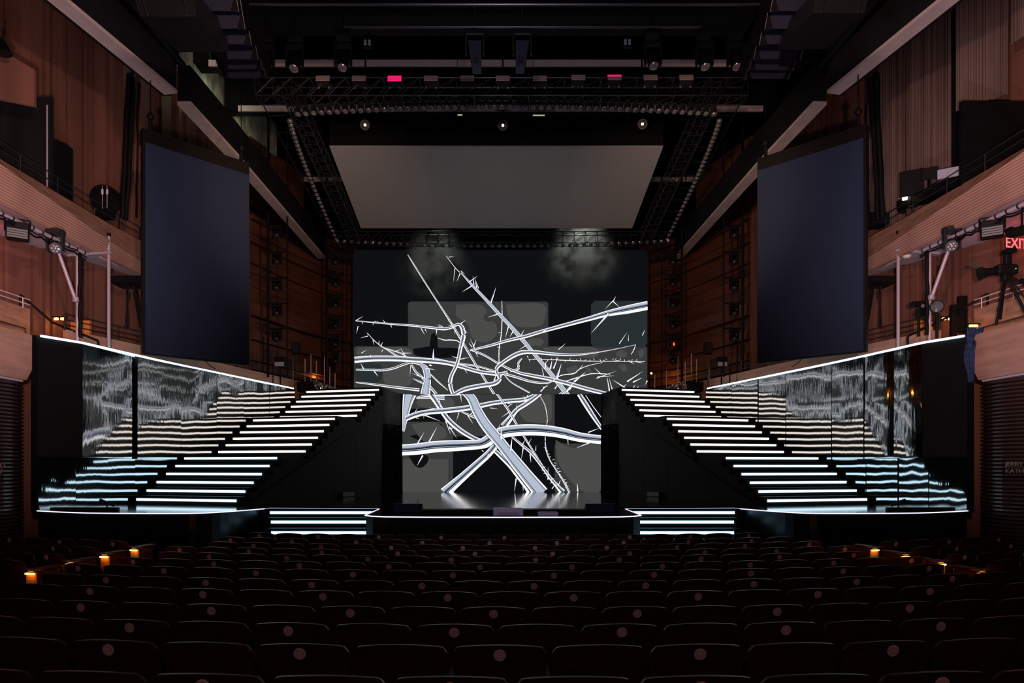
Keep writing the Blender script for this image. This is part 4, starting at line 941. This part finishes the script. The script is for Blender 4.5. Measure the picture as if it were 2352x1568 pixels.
# dark ceiling reflector slabs at top corners
for s in (-1, 1):
    a, b, c_, d_ = [at(*q, 11.5) for q in (((300, -30), (440, -30), (452, 38), (322, 38)) if s < 0 else ((2000, -30), (1880, -30), (1866, 30), (1986, 30)))]
    mb = MB(); mb.prism([a, b, c_, d_], (0, 1.4, .25)); t = thing('ceiling_panel', 'charcoal panel with two pale rails at the top %s' % SIDE[s], 'panel'); mb.build('slab', 'dark_panel', t)
    mb = MB()
    for u_ in (.15, .85): mb.tube(a.lerp(b, u_)+Vector((0, -.03, 0)), d_.lerp(c_, u_)+Vector((0, -.03, 0)), .02)
    mb.build('rail', 'truss', t)
# light towers behind the set walls
for s in (-1, 1):
    for (xa, xb, xs, ys, d, z0_, z1_, lb) in ((616, 660, 636, (540, 600, 660, 718, 776), 24.8, 3.3, 9.0, 'outer'), (750, 796, 771, (602, 652, 700, 748, 790, 828), 27.6, 3.0, 9.3, 'inner')):
        if s > 0: xa, xb, xs = 2*1161-xa-(0 if lb == 'outer' else 6), 2*1161-xb-(0 if lb == 'outer' else 6), 2*1161-xs-(0 if lb == 'outer' else 6)
        t = thing('light_ladder', '%s vertical black pipe ladder carrying lamps %s of the screens' % (lb, SIDE[s]), 'rigging')
        mb = MB()
        for xx, r_ in ((xa, .05), (xb, .03)):
            p = at(xx, 1074, d); mb.tube((p.x, d, EYE+z0_), (p.x, d, EYE+z1_+5.5), r_)
        pa_ = at(xa, 0, d).x; pb_ = at(xb, 0, d).x
        for y in ys: zz = EYE+(H0-y+22)*d/F; mb.tube((pa_, d, zz), (pb_, d, zz), .025)
        mb.build('pipe_frame', 'black', t)
        for k, y in enumerate(ys):
            p = at(xs, y, d-.2); ordn = ['topmost', 'second', 'third', 'fourth', 'fifth', 'sixth'][k]
            moving_head(p, (-s*.2, -1, -.5), '%s lamp on the %s ladder %s of the screens' % (ordn, lb, SIDE[s]), .85, body='black', drop=-.05, lens='darkmetal')
    p = at(642 if s < 0 else 1659, 836, 25); t = thing('floodlight', 'black floodlight box with pale face at the foot of the outer ladder, %s' % SIDE[s], 'stage light', p)
    m_ = MB(); m_.box((0, .1, .1), (.4, .2, .34), bev=.02); m_.build('housing', 'black', t)
    m_ = MB(); m_.box((0, -.02, 0), (.34, .03, .15)); m_.build('face', 'screen_pale', t)
    m_ = MB(); m_.tube((0, .1, -.1), (0, .1, -.9+.0), .03); m_.lathe((0, .1, -.93), (0, 0, 1), [(.2, 0), (.04, .05)], 10); m_.build('stand', 'black', t)
    for j, (px, py) in enumerate(((605, 772), (627, 833)) if s < 0 else ((1693, 773), (1676, 835))):
        p = at(px, py, 24.7); mb = MB(); mb.tube((p.x, p.y, EYE+2.4), p, .025); mb.lathe((p.x, p.y, EYE+2.4), (0, 0, 1), [(.12, 0), (.03, .05)], 10)
        o = mb.build('microphone_stand', 'black'); tag(o, '%s thin black pole beside the outer lamp ladder, %s' % (('taller', 'shorter')[j], SIDE[s]), 'stand')
    p = at(680 if s < 0 else 1626, 800, 26.2); t = thing('loudspeaker', 'small dark loudspeaker on a thin pole above the %s stairs' % SIDE[s], 'speaker', p)
    m_ = MB(); m_.box((0, 0, 0), (.3, .3, .45), bev=.03); m_.build('cabinet', 'black', t); m_ = MB(); m_.box((0, -.155, 0), (.25, .01, .38)); m_.build('grille', 'dark_panel', t)
    m_ = MB(); m_.tube((0, 0, -.2), (0, 0, -1.45), .02); m_.build('pole', 'darkmetal', t)
p = at(1548, 790, 27.0); t = thing('indicator_light', 'small red glowing lamp on the inner ladder, right side', 'lamp', p)
m_ = MB(); m_.box((0, 0, 0), (.03, .04, .10)); m_.build('bulb', 'red_led', t); m_ = MB(); m_.box((0, .05, 0), (.2, .06, .3)); m_.build('housing', 'black', t); point('red_glow_lamp', p+Vector((-.1, -.3, 0)), 1.2, (1, .02, .02), .05)
for (px, py, lb) in ((1496, 857, 'right'), (800, 800, 'left')):
    if lb == 'right':
        p = at(px, py, 30.6); mb = MB(); mb.lathe(p, (0, -1, 0), [(.05, 0), (.03, .04)], 10); o = mb.build('wall_lamp', 'amber'); tag(o, 'tiny amber lamp beside the right edge of the upper screen', 'lamp')
        point('amber_side_lamp', p+Vector((.6, -.3, -.2)), 7, (1, .35, .06), .05)
point('amber_side_lamp', at(728, 868, 30.0), 9, (1, .35, .06), .05)

# ================================================================== SIDE BALCONY FITTINGS
for s in (-1, 1):
    n = SIDE[s]; d2 = 16.3; PX = lambda v: v if s < 0 else (2313-v if v > 100 else 2319-v)
    def Q(px, py, d): return at(PX(px), py-(5 if s > 0 else 0), d)
    t = thing('under_balcony_pipe', 'pale horizontal lighting pipe with cable hanging below the %s balcony' % n, 'pipe')
    a = Q(200, 583, 16.8); b = Q(-40, 470, 13.6)
    mb = MB(); mb.tube(a, b, .045, 10); mb.build('pipe', 'pipe', t)
    mb = MB(); rr = random.Random(8); pts = []
    for i in range(22): pts.append(a.lerp(b, i/21)+Vector((rr.uniform(-.03, .03), -.04, -.09-rr.uniform(0, .07)))); 
    mb.path(pts, .022, 5); mb.path([p_+Vector((.02, .02, .06)) for p_ in pts], .015, 5); mb.build('cable', 'black', t)
    for i in range(11): q = a.lerp(b, .04+i*.09); MB().lathe(q, (b-a), [(.055, -.02), (.055, .02)], 8).build('clamp', 'darkmetal', t)
    for (x, y0, y1, d, lb) in ((178, 560, 800, 16.8, 'outer'), (250, 543, 812, 17.55, 'inner')):
        p0 = Q(x, y0, d); p1 = Q(x, y1, d); mb = MB(); mb.tube(p0, p1, .042, 10); mb.tube(p0+Vector((0, 0, .0)), p0+Vector((0, 0, .08)), .05, 8, mi=1)
        o = mb.build('scaffold_pole', ['pipe', 'black']); tag(o, 'pale vertical scaffold pole, %s of two, below the %s balcony' % (lb, n), 'pole')
    mb = MB(); mb.tube(Q(155, 586, 16.6), Q(254, 579, 17.5), .035, 8); o = mb.build('cross_pipe', 'pipe'); tag(o, 'short pale cross pipe joining the two poles on the %s' % n, 'pole')
    mb = MB(); mb.tube(Q(132, 572, 15.9), Q(174, 690, 16.3), .042, 8); mb.lathe(Q(174, 688, 16.3), (0, 0, 1), [(.07, -.05), (.07, .05)], 8); o = mb.build('brace_pole', 'pipe'); tag(o, 'diagonal pale brace pole clamped to the outer pole on the %s' % n, 'pole')
    mb = MB(); rr = random.Random(3); mb.path([Q(184+rr.uniform(-1.5, 1.5), 582+i*16, 16.75) for i in range(13)], .045, 6); o = mb.build('cable_bundle', 'black'); tag(o, 'black cable bundle running down the outer pole on the %s' % n, 'cable')
    p = Q(127, 566, 15.6)
    t = moving_head(p, (-s*.65, -1, -.55), 'black moving head with white dot lenses under the %s balcony' % n, .95, drop=.02)
    lens = [c for c in t.children if c.name.startswith('lens')][0]
    dd = Vector((-s*.65, -1, -.55)).normalized(); q_ = dd.to_track_quat('Z', 'Y')
    for k in range(7):
        a_ = k*math.pi/3; off = Vector((0, 0, .27)) if k == 6 else Vector((.065*math.cos(a_), .065*math.sin(a_), .27))
        m_ = MB(); m_.lathe(q_ @ off, dd, [(.02, 0), (.012, .01)], 8); m_.build('dot_lens', emat('dot_lens_glow', (.8, .85, .95), 1.0) if k == 0 and s < 0 else 'trim', lens)
    p = Q(40, 532, 14.5); t = thing('strip_floodlight', 'black box floodlight with grey slatted face under the %s balcony' % n, 'stage light', p, rz=R(-s*34))
    m_ = MB(); m_.box((0, .1, .03), (.42, .34, .34), bev=.02); m_.build('housing', 'black', t)
    for k in range(4): m_ = MB(); m_.box((.0, -.085, -.13+k*.05), (.36, .02, .036)); m_.build('lamp_strip', 'flood_face', t)
    m_ = MB(); m_.path([(-.22, .05, 0), (-.22, .05, .28), (.22, .05, .28), (.22, .05, 0)], .018); m_.build('yoke', 'black', t)
    # masking platform and rod bundle seen under the soffit near the hanging screen
    mb = MB(); a = at(303 if s < 0 else 2008, 648, 18.4); mb.box((a.x, a.y, a.z), (.9, .7, .17)); mb.build  # platform
    o = mb.build('hung_platform', 'black'); tag(o, 'dark hung platform under the balcony beside the %s hanging screen' % n, 'platform')
    for j, (x0, x1) in enumerate(((290, 294), (296, 288), (304, 322), (308, 326))):
        if s > 0: x0, x1 = 2313-x0, 2313-x1
        mb = MB(); mb.tube(at(x0, 653, 18.4), at(x1, 754, 18.6), .022); o = mb.build('rod', 'black'); tag(o, 'thin black rod below the hung platform on the %s' % n, 'rod', 'black rods below the hung platform, %s' % n)
    # black cables in front of upper wall
    for j, (x0, y0, x1, y1, dd_) in enumerate(((296, 170, 281, 500, 18.3), (308, 180, 290, 505, 18.4), (318, 190, 312, 500, 19.2))):
        if s > 0: x0, x1 = 2308-x0, 2308-x1
        mb = MB(); rr = random.Random(j); N = 9
        mb.path([at(lin(x0, x1, i/N)+rr.uniform(-2, 2), lin(y0, y1, i/N), dd_) for i in range(N+1)], (.07, .06, .02)[j], 6)
        o = mb.build('hanging_cable', 'black'); tag(o, '%s black cable bundle hanging before the upper wall on the %s' % (('thick', 'twisted', 'thin')[j], n), 'cable')
# smoke detectors under the right balcony
for (px, py, lb) in ((2083, 587, 'nearer the poles'), (2298, 535, 'beside the floodlight')):
    p = at(px, py, 17 if px < 2100 else 15.6); mb = MB(); mb.lathe(p, (0, 0, -1), [(.1, 0), (.1, .02), (.06, .06)], 14); o = mb.build('smoke_detector', 'trim'); tag(o, 'small white dome detector on the right soffit, %s' % lb, 'detector')
# right upper level: taupe curtains
for j, (x0, x1, ytop, ybot, d, lb) in enumerate(((1990, 2074, 120, 520, 18.9, 'first, nearest the hanging screen'), (2086, 2188, 40, 480, 17.6, 'second and widest'), (2199, 2315, -40, 235, 16.0, 'third, cut short above the balcony'), (2322, 2390, -80, 80, 15.0, 'outermost, at the frame edge'))):
    a = at(x0, ybot, d+.35); b = at(x1, ybot, d-.35); zt = at(x0, ytop, d).z+.8; zb_ = at(x0, ybot, d).z
    mb = MB(); K = 48; T = (b-a); 
    for i in range(K):
        f0, f1 = i/K, (i+1)/K; o0 = .05*math.sin(f0*24+j)+.03*math.sin(f0*61); o1 = .05*math.sin(f1*24+j)+.03*math.sin(f1*61)
        p0, p1 = a+T*f0, a+T*f1
        mb.add([(p0.x, p0.y+o0, zb_), (p1.x, p1.y+o1, zb_), (p1.x, p1.y+o1, zt), (p0.x, p0.y+o0, zt)], [(0, 1, 2, 3)], 0, True)
    o = mb.build('wall_curtain', 'banner'); o.modifiers.new('s', 'SOLIDIFY').thickness = .015
    tag(o, 'tall taupe acoustic curtain on the upper right wall, %s' % lb, 'curtain')
mb = MB(); a = at(2200, 236, 16.4); b = at(2330, 236, 15.6); zt_ = at(0, 234, 15.5).z
for j, (x0, x1, d) in enumerate(((2073, 2087, 18.6), (2187, 2201, 17.2))):
    a = at(x0, 500, d); b = at(x1, 500, d); m_ = MB(); m_.box(((a.x+b.x)/2, d, EYE+9.5), (b.x-a.x, .06, 8.0)); o = m_.build('dark_gap_strip', 'black'); tag(o, 'black strip standing in for dark gap between curtains, %s the hanging screen' % ('nearest', 'farther from')[j], 'panel')  # black sheets added to darken the gaps between curtains
mb = MB(); mb.box((11.2, 15.5, (zt_+EYE+6.3)/2), (1.6, .1, zt_-EYE-6.3)); o = mb.build('blackout_board', 'black'); tag(o, 'black masking panel below the short curtain on the upper right balcony', 'panel')
mb = MB(); a = at(0, 225, 14.6); b = at(116, 222, 16.1); mb.prism([(a.x-1, a.y, EYE+6.3), (b.x, b.y, EYE+6.3), (b.x, b.y, b.z), (a.x-1, a.y, a.z)], (0, .1, 0)); o = mb.build('masking_curtain', 'fabric_black'); tag(o, 'black masking curtain on the upper left balcony at the frame edge', 'curtain')
mb = MB(); b1 = at(108, 300, 16.05); mb.tube((b1.x, b1.y, EYE+6.4), (b1.x, b1.y, b1.z+.6), .02); o = mb.build('curtain_pole', 'pipe'); tag(o, 'thin pale pole at the edge of the upper left masking curtain', 'pole')
mb = MB(); a = at(113, 314, 16.4); b = at(150, 330, 17.0); mb.prism([(a.x, a.y, EYE+6.3), (b.x, b.y, EYE+6.3), (b.x, b.y, b.z), (a.x, a.y, a.z)], (0, .3, 0)); o = mb.build('equipment_case', 'black'); tag(o, 'black box standing behind the upper left railing', 'case')
# long wooden panel piece far top-left
mb = MB(); a = at(-20, 100, 14.2); b = at(78, 170, 14.9); mb.prism([(a.x, a.y, EYE+7.7), (b.x, b.y, EYE+7.9), (b.x, b.y, b.z+.1), (a.x, a.y, a.z)], (0, .08, 0)); o = mb.build('wood_panel', 'wood'); tag(o, 'reddish wood panel above the black masking curtain at the upper left edge', 'panel')
mb = MB(); q = at(8, 110, 14.0); mb.lathe(q, (.2, 0, -1), [(.04, -.2), (.13, .1), (.15, .12)], 12); mb.tube(q+Vector((0, 0, .2)), q+Vector((0, 0, .45)), .012); o = mb.build('hanging_spotlight', 'black'); tag(o, 'small black cone spotlight hanging at the upper left frame edge', 'lamp')
# antennas and round case, upper left
for j, px in enumerate((235, 246)):
    p = at(px, 440, 17.9); t = thing('antenna', 'white paddle antenna on the upper left railing, %s of two' % ('left', 'right')[j], 'antenna', p)
    m_ = MB(); m_.box((0, 0, 0), (.06, .02, .14), bev=.008); m_.build('paddle', 'trim', t); m_ = MB(); m_.tube((0, 0, .07), (0, 0, .16), .008); m_.tube((0, 0, -.07), (0, 0, -.45), .01); m_.build('rod', 'pipe', t)
p = at(242, 458, 18.4); t = thing('round_case', 'black round case behind the antennas on the upper left balcony', 'case', p); m_ = MB(); m_.lathe((0, 0, 0), (0, -1, 0), [(.32, -.2), (.36, -.1), (.36, .1), (.32, .2)], 24); m_.build('shell', 'black', t)
m_ = MB(); m_.box((0, 0, -.42), (.4, .25, .2)); m_.build('foot', 'black', t)
# control desk things upper right
DP = 16.9
def desk(name, px, py, wpx, hpx, m, label, cat, leg=True, d=None, rz=-32):
    d = 10.75*F/(px-1142); p = at(px, py, d); w_ = wpx*d/F; h_ = hpx*d/F; t = thing(name, label, cat, p, rz=R(rz))
    m_ = MB(); m_.box((0, 0, 0), (w_*1.25, .05, h_), bev=.01); m_.build('panel', m, t)
    if leg: m_ = MB(); m_.tube((0, .05, -h_/2+.05), (0, .05, -h_/2-.25), .025); m_.box((0, .05, -h_/2-.27), (.25, .18, .02)); m_.build('stand', 'black', t)
    return t
desk('monitor', 2094, 420, 38, 58, 'black', 'large black monitor on the upper right balcony desk', 'monitor')
desk('monitor', 2136, 398, 26, 26, 'black', 'smaller black monitor with arm on the upper right balcony', 'monitor')
desk('paper_sheet', 2178, 397, 34, 22, 'screen_pale', 'pale sheet pinned to the upper right balcony railing', 'paper', False)
desk('desk_screen', 2083, 452, 15, 13, 'white_led', 'small glowing white desk screen on the upper right balcony', 'monitor', False)
mb = MB(); a = at(2060, 462, 18.3); b = at(2200, 400, 16.15); mb.prism([a, b, b+Vector((0, 0, -.25)), a+Vector((0, 0, -.25))], (.3, .3, 0)); o = mb.build('control_desk', 'black'); tag(o, 'long black control desk behind the upper right balcony railing', 'desk')
p = at(2012, 498, 18.4); t = thing('equipment_rack', 'black rack with red and blue indicators beside the right hanging screen', 'rack', p)
m_ = MB(); m_.box((0, .3, 0), (.8, .5, .3)); m_.build('housing', 'black', t); m_ = MB(); m_.box((.02, .02, -.06), (.03, .03, .03)); m_.build('indicator', 'red_led', t)
m_ = MB(); m_.box((.16, .03, .0), (.16, .03, .02)); m_.build('indicator', 'blue_led', t)
# exit signs
t = thing('exit_sign', 'glowing red EXIT letters on the right wall below the balcony', 'sign')
o = text('EXIT', .33, at(2309, 567, 15.4), (R(90), 0, R(14)), 'exit', 'exit_letters', None, None, .004, .95); o.parent = t
t = thing('exit_sign', 'red EXIT letters on the left wall, only their red glow in view', 'sign')
o = text('EXIT', .33, at(-55, 567, 15.4), (R(90), 0, R(-14)), 'exit', 'exit_letters', None, None, .004, .95); o.parent = t
# television camera on a tripod, right
p = at(2310, 620, 14.6); t = thing('television_camera', 'black television camera on a tripod pointing at the stage, right terrace', 'camera', p, rz=R(0))
m_ = MB(); m_.box((0, 0, 0), (.42, .22, .22), bev=.03); m_.build('body', 'black', t)
m_ = MB(); m_.tube((-.2, 0, -.02), (-.42, 0, -.05), .085, 12); m_.tube((-.42, 0, -.05), (-.55, 0, -.08), .10, 12, .12); m_.build('lens', 'black', t)
m_ = MB(); m_.prism([(-.55, -.12, .02), (-.78, -.14, .10), (-.72, .12, .12), (-.5, .12, .05)], (0, 0, .012)); m_.build('lens_flag', 'yellowed', t)
m_ = MB(); m_.prism([(-.54, -.13, -.2), (-.60, -.13, .04), (-.56, .13, .04), (-.50, .13, -.2)], (.02, 0, 0)); m_.build('lens_hood', 'black', t)
m_ = MB(); m_.box((.04, 0, .22), (.14, .12, .24), bev=.02); m_.prism([(-.06, -.1, .34), (.18, -.1, .36), (.14, -.1, .48), (.10, -.1, .43), (.0, -.1, .45)], (0, .2, 0)); m_.build('viewfinder', 'black', t)
m_ = MB(); m_.path([(.05, 0, -.1), (.35, -.05, -.32), (.5, -.05, -.45)], .025); m_.lathe((.32, -.05, -.25), (1, 0, -.5), [(.05, -.05), (.05, .07)], 10); m_.build('pan_handle', 'black', t)
m_ = MB(); m_.box((0, 0, -.17), (.16, .16, .14), bev=.02)
m_.build('tripod_head', 'black', t)
for k, (x, y) in enumerate(((-.3, -.25), (.3, -.25), (.05, .35))):
    m_ = MB(); m_.tube((x*.15, y*.15, -.22), (x, y, -1.1), .028); m_.tube((x*.15+.05, y*.15, -.22), (x+.02, y, -.8), .014); m_.build('leg', 'black', t)
m_ = MB(); m_.box((.13, -.115, .0), (.012, .01, .012)); m_.build('indicator', 'green_led', t)
p = at(2345, 525, 14.2); t = thing('shotgun_microphone', 'black fixture arm jutting in at the frame edge before the EXIT sign', 'stage light', p)
m_ = MB(); m_.prism([(-.16, 0, -.12), (-.20, 0, .05), (-.12, 0, .03), (.3, 0, .14), (.3, 0, -.05), (-.05, 0, -.13)], (0, .2, 0)); m_.build('housing', 'black', t); t.name = 'arm_fixture'
m_ = MB(); m_.tube((.1, .1, .1), (.1, .1, .5), .02); m_.build('bracket', 'black', t)
p = at(2110, 702, 16.9); t = thing('remote_camera', 'small black remote camera rig on the right terrace beside the pole', 'camera', p)
m_ = MB(); m_.box((0, 0, .04), (.36, .2, .12), bev=.02); m_.lathe((0, -.08, -.04), (0, -1, 0), [(.07, 0), (.08, .08)], 14); m_.box((.05, 0, -.17), (.2, .18, .18), bev=.02); m_.build('body', 'black', t)
m_ = MB(); m_.lathe((0, -.17, -.04), (0, -1, 0), [(.05, 0), (.03, .01)], 12); m_.build('lens', 'lens', t); m_ = MB(); m_.tube((0, 0, -.25), (0, 0, -.75), .035); m_.build('stand', 'black', t)
p = at(2152, 705, 16.6); t = thing('followspot', 'round black lamp with warm lens on the right terrace behind the pole', 'stage light', p)
m_ = MB(); m_.lathe((0, 0, 0), (-.6, -1, 0), [(.08, -.2), (.15, -.1), (.16, .08)], 16); m_.build('body', 'black', t); m_ = MB(); m_.lathe((0, 0, 0), (-.6, -1, 0), [(.13, .081), (.05, .1)], 14); m_.build('lens', 'lens', t); m_ = MB(); m_.tube((0, 0, -.1), (0, 0, -.75), .035); m_.build('stand', 'black', t)
for (px, lb) in ((2210, 'broad'), (2189, 'narrow')):
    p0 = at(px, 680 if px == 2210 else 700, 16.9); mb = MB(); wv = .2 if px == 2210 else .12; mb.box((p0.x, p0.y, p0.z-.45), (wv, .1, .9)); o = mb.build('door_post', 'black'); tag(o, '%s dark post beside the orange niche on the right terrace' % lb, 'post')
# ================================================================== SEATS
def seat_proto(disc, label=None):
    t = bpy.data.objects.new('theatre_seat', None); C.objects.link(t); t.empty_display_size = .1
    W2, Hh = .272, SEAT_H
    def back(y0, th, w2, zb, zt, arch, mb, rnd=.035):
        K = 24; rows = []
        for side in (0, 1):
            g = []
            for j in range(7):
                r = []
                for i in range(K+1):
                    u = -1+2*i/K; x = u*w2; ztop = zt-arch*u*u
                    if abs(u) > .84: ztop -= rnd*(1-math.sqrt(max(0, 1-((abs(u)-.84)/.16)**2)))
                    z = zb+(ztop-zb)*j/6
                    bow = .045*u*u; y = y0+bow+side*th-(z-.45)*.20
                    r.append((x, y, z))
                g.append(r)
            rows.append(g)
        for side in (0, 1):
            g = rows[side]
            for j in range(6):
                for i in range(K):
                    f = [g[j][i], g[j][i+1], g[j+1][i+1], g[j+1][i]]
                    mb.add(f if side == 0 else f[::-1], [(0, 1, 2, 3)], 0, True)
        a, b = rows
        for i in range(K):
            mb.add([a[6][i], a[6][i+1], b[6][i+1], b[6][i]], [(0, 1, 2, 3)]); mb.add([a[0][i+1], a[0][i], b[0][i], b[0][i+1]], [(0, 1, 2, 3)])
        for j in range(6):
            mb.add([a[j+1][0], b[j+1][0], b[j][0], a[j][0]], [(0, 1, 2, 3)]); mb.add([a[j][K], b[j][K], b[j+1][K], a[j+1][K]], [(0, 1, 2, 3)])
    mb = MB(); back(0, .022, W2, .34, Hh, .026, mb, .034); bk = mb.build('backrest', 'seat_wood', t)
    mb = MB(); back(.026, .05, W2-.03, .46, Hh-.05, .02, mb); mb.build('back_cushion', 'seat_cloth', t)
    mb = MB(); mb.box((0, .20, .50), (.46, .09, .40), mat=Matrix.Rotation(R(-10), 3, 'X'), bev=.03); mb.build('seat', 'seat_cloth', t)
    mb = MB(); mb.box((-.289, .12, .30), (.030, .16, .60), bev=.006); mb.box((-.289, .15, .62), (.045, .30, .03), bev=.008); mb.build('standard', 'seat_metal', t)
    if disc:
        mb = MB(); c = Vector((0, .0-(.80-.45)*.20-.002, .800)); mb.lathe(c, (0, -1, -.20), [(.037, 0), (.037, .004), (.033, .006)], 24)
        mb.build('disc', 'disc', t)
    return t
P0 = seat_proto(False); P1 = seat_proto(True); used_p = {0: False, 1: False}
REF = [.82, -.105, -.416, -.149, -.574, .26, .53, -.335, -.75, -.45, .486, -.25, .01]
XL = [2.6, 3.3, 3.9, 4.5, 5.1, 5.45, 5.4, 5.25, 5.15, 5.05, 4.95, 4.85, 4.9]
ORD = ['first', 'second', 'third', 'fourth', 'fifth', 'sixth', 'seventh', 'eighth', 'ninth', 'tenth', 'eleventh', 'twelfth', 'thirteenth', 'fourteenth', 'fifteenth', 'sixteenth', 'seventeenth', 'eighteenth', 'nineteenth']
def put_seat(x, y, z, rz, disc, label, group):
    p = P1 if disc else P0
    if used_p[disc]: o = dup(p)
    else: o = p; used_p[disc] = True
    o.location = (x, y, z); o.rotation_euler = (0, 0, rz); tag(o, label, 'seat', group)
for k in range(13):
    d = ROWS[k]; idx = []
    n = -14
    while n <= 14:
        xs = REF[k]+n*.578
        if -XL[k]-.05 <= xs <= XL[k]+.3: idx.append((xs, n))
        n += 1
    for j, (xs, n) in enumerate(idx):
        disc = (n % 2 == 0)
        y = d+.07+xs*xs/50
        rown = ORD[12-k]
        put_seat(xs, y, rowfloor(k), math.atan(xs/25), disc, 'dark seat back %s, %s from left, %s row from the stage' % ('with pale disc' if disc else 'without disc', ORD[j], rown), 'centre block theatre seats')
# side blocks beyond the aisles
for s in (-1, 1):
    for r, (dd, cnt, k) in enumerate(((11.35, 5, 11), (10.5, 4, 10), (9.67, 3, 9), (8.85, 2, 8))):
        for j in range(cnt):
            th = R(17)*-s
            x0 = s*(6.42+.10); x = x0+s*.578*math.cos(th)*j; y = dd+.12+.578*math.sin(abs(th))*j
            disc = (j % 2 == (0, 1, 0, 1)[r])
            put_seat(x, y, EYE-1.215-SEAT_H+(.0 if r < 3 else .02), -s*-1*R(17), disc, '%s side block seat back %s, %s from the aisle in its %s row' % (SIDE[s], 'with pale disc' if disc else 'without disc', ORD[j], ORD[r]), '%s side block theatre seats' % SIDE[s])
        # aisle end panel with glowing step light
        xe = s*6.10; ye = dd-.02; zf = EYE-1.215-SEAT_H
        t = thing('aisle_end_panel', 'seat end panel with %s, %s from the stage on the %s aisle' % ('pale lit number plate' if r == 0 else 'orange light', ORD[r], SIDE[s]), 'seat end', (xe, ye, zf), rz=s*R(17))
        m_ = MB(); m_.box((0, .15, .37), (.05, .36, .74), bev=.01); m_.box((0, .14, .76), (.12, .42, .035), bev=.01); m_.build('panel', 'seat_wood', t)
        m_ = MB(); m_.box((0, -.045, .56), (.17, .02, .34), bev=.005); m_.build('face_plate', 'amber_soft', t)
        m_ = MB(); m_.box((0, -.07, .715), (.13, .035, .018)); m_.build('lamp', 'amber', t)
        m_ = MB(); m_.box((0, -.058, .60), (.12, .006, .08)); m_.build('number_plate', 'screen_pale' if r == 0 else 'amber_soft', t)
        m_ = MB(); m_.box((0, -.05, .765), (.24, .12, .012)); m_.build('lamp_hood', 'seat_metal', t)
        point('aisle_lamp', (xe-s*.02, ye-.16, zf+.69), .14, (1, .38, .06), .02)
        point('aisle_lamp', (xe-s*.35, ye-.1, zf+.8), .7, (1, .33, .06), .05)

# ================================================================== STEAM
def steam(name, c, size, dens, seed, label):
    mb = MB(); K = 16; L = 10; vs = []; fs = []
    rr = Vector((seed*3.1, seed*1.7, seed*.9))
    for j in range(L+1):
        ph = math.pi*j/L
        for i in range(K):
            th = 2*math.pi*i/K; v = Vector((math.sin(ph)*math.cos(th), math.sin(ph)*math.sin(th), math.cos(ph)))
            q = 1+.25*noise.noise(v*1.5+rr); vs.append(Vector((v.x*size[0]*q, v.y*size[1]*q, v.z*size[2]*q)))
    for j in range(L):
        for i in range(K): fs.append(((j+1)*K+i, (j+1)*K+(i+1) % K, j*K+(i+1) % K, j*K+i))
    mb.add(vs, fs, 0, True)
    m = bpy.data.materials.new(name+'_volume'); m.use_nodes = True; nt = m.node_tree; nt.nodes.clear()
    out = nt.nodes.new('ShaderNodeOutputMaterial'); vol = nt.nodes.new('ShaderNodeVolumePrincipled')
    vol.inputs['Color'].default_value = (.82, .84, .80, 1); vol.inputs['Anisotropy'].default_value = 0.0
    tc = nt.nodes.new('ShaderNodeTexCoord')
    # radial falloff in object space
    mp = nt.nodes.new('ShaderNodeMapping'); mp.inputs['Scale'].default_value = tuple(1/k_ for k_ in size)
    nt.links.new(tc.outputs['Object'], mp.inputs['Vector'])
    ln = nt.nodes.new('ShaderNodeVectorMath'); ln.operation = 'LENGTH'; nt.links.new(mp.outputs['Vector'], ln.inputs[0])
    fo = nt.nodes.new('ShaderNodeMapRange'); fo.inputs['From Min'].default_value = .85; fo.inputs['From Max'].default_value = .1; nt.links.new(ln.outputs['Value'], fo.inputs['Value'])
    fo.interpolation_type = 'SMOOTHSTEP'
    n = nt.nodes.new('ShaderNodeTexNoise'); n.inputs['Scale'].default_value = 1.5; n.inputs['Detail'].default_value = 5; n.inputs['Roughness'].default_value = .55
    ad = nt.nodes.new('ShaderNodeVectorMath'); ad.operation = 'ADD'; ad.inputs[1].default_value = tuple(rr); nt.links.new(tc.outputs['Object'], ad.inputs[0]); nt.links.new(ad.outputs[0], n.inputs['Vector'])
    rp = nt.nodes.new('ShaderNodeMapRange'); rp.inputs['From Min'].default_value = .38; rp.inputs['From Max'].default_value = .7; nt.links.new(n.outputs['Fac'], rp.inputs['Value'])
    mu = nt.nodes.new('ShaderNodeMath'); mu.operation = 'MULTIPLY'; nt.links.new(fo.outputs['Result'], mu.inputs[0]); nt.links.new(rp.outputs['Result'], mu.inputs[1])
    m2 = nt.nodes.new('ShaderNodeMath'); m2.operation = 'MULTIPLY'; m2.inputs[1].default_value = dens; nt.links.new(mu.outputs[0], m2.inputs[0])
    nt.links.new(m2.outputs[0], vol.inputs['Density']); nt.links.new(vol.outputs[0], out.inputs['Volume'])
    o = mb.build('steam_cloud', m); o.location = c; tag(o, label, 'steam', kind='stuff')
steam('steam_a', at(1000, 610, 28.4), (2.2, .8, 2.1), .9, 1, 'thin grey smoke drifting before the upper screen, left of centre')
steam('steam_b', at(1335, 575, 28.4), (2.6, .8, 2.3), 1.8, 2, 'denser grey smoke before the upper screen, right of centre')
steam('steam_c', at(885, 925, 25.9), (.8, .5, 1.4), 2.2, 3, 'faint smoke rising beside the lower screen above the left drape')
steam('steam_d', at(1425, 945, 25.9), (.75, .5, 1.1), 1.0, 4, 'faint smoke rising beside the lower screen above the right drape')
steam('steam_e', at(930, 850, 28.6), (1.4, .5, 1.1), 1.4, 5, 'faint smoke low before the left part of the upper screen')
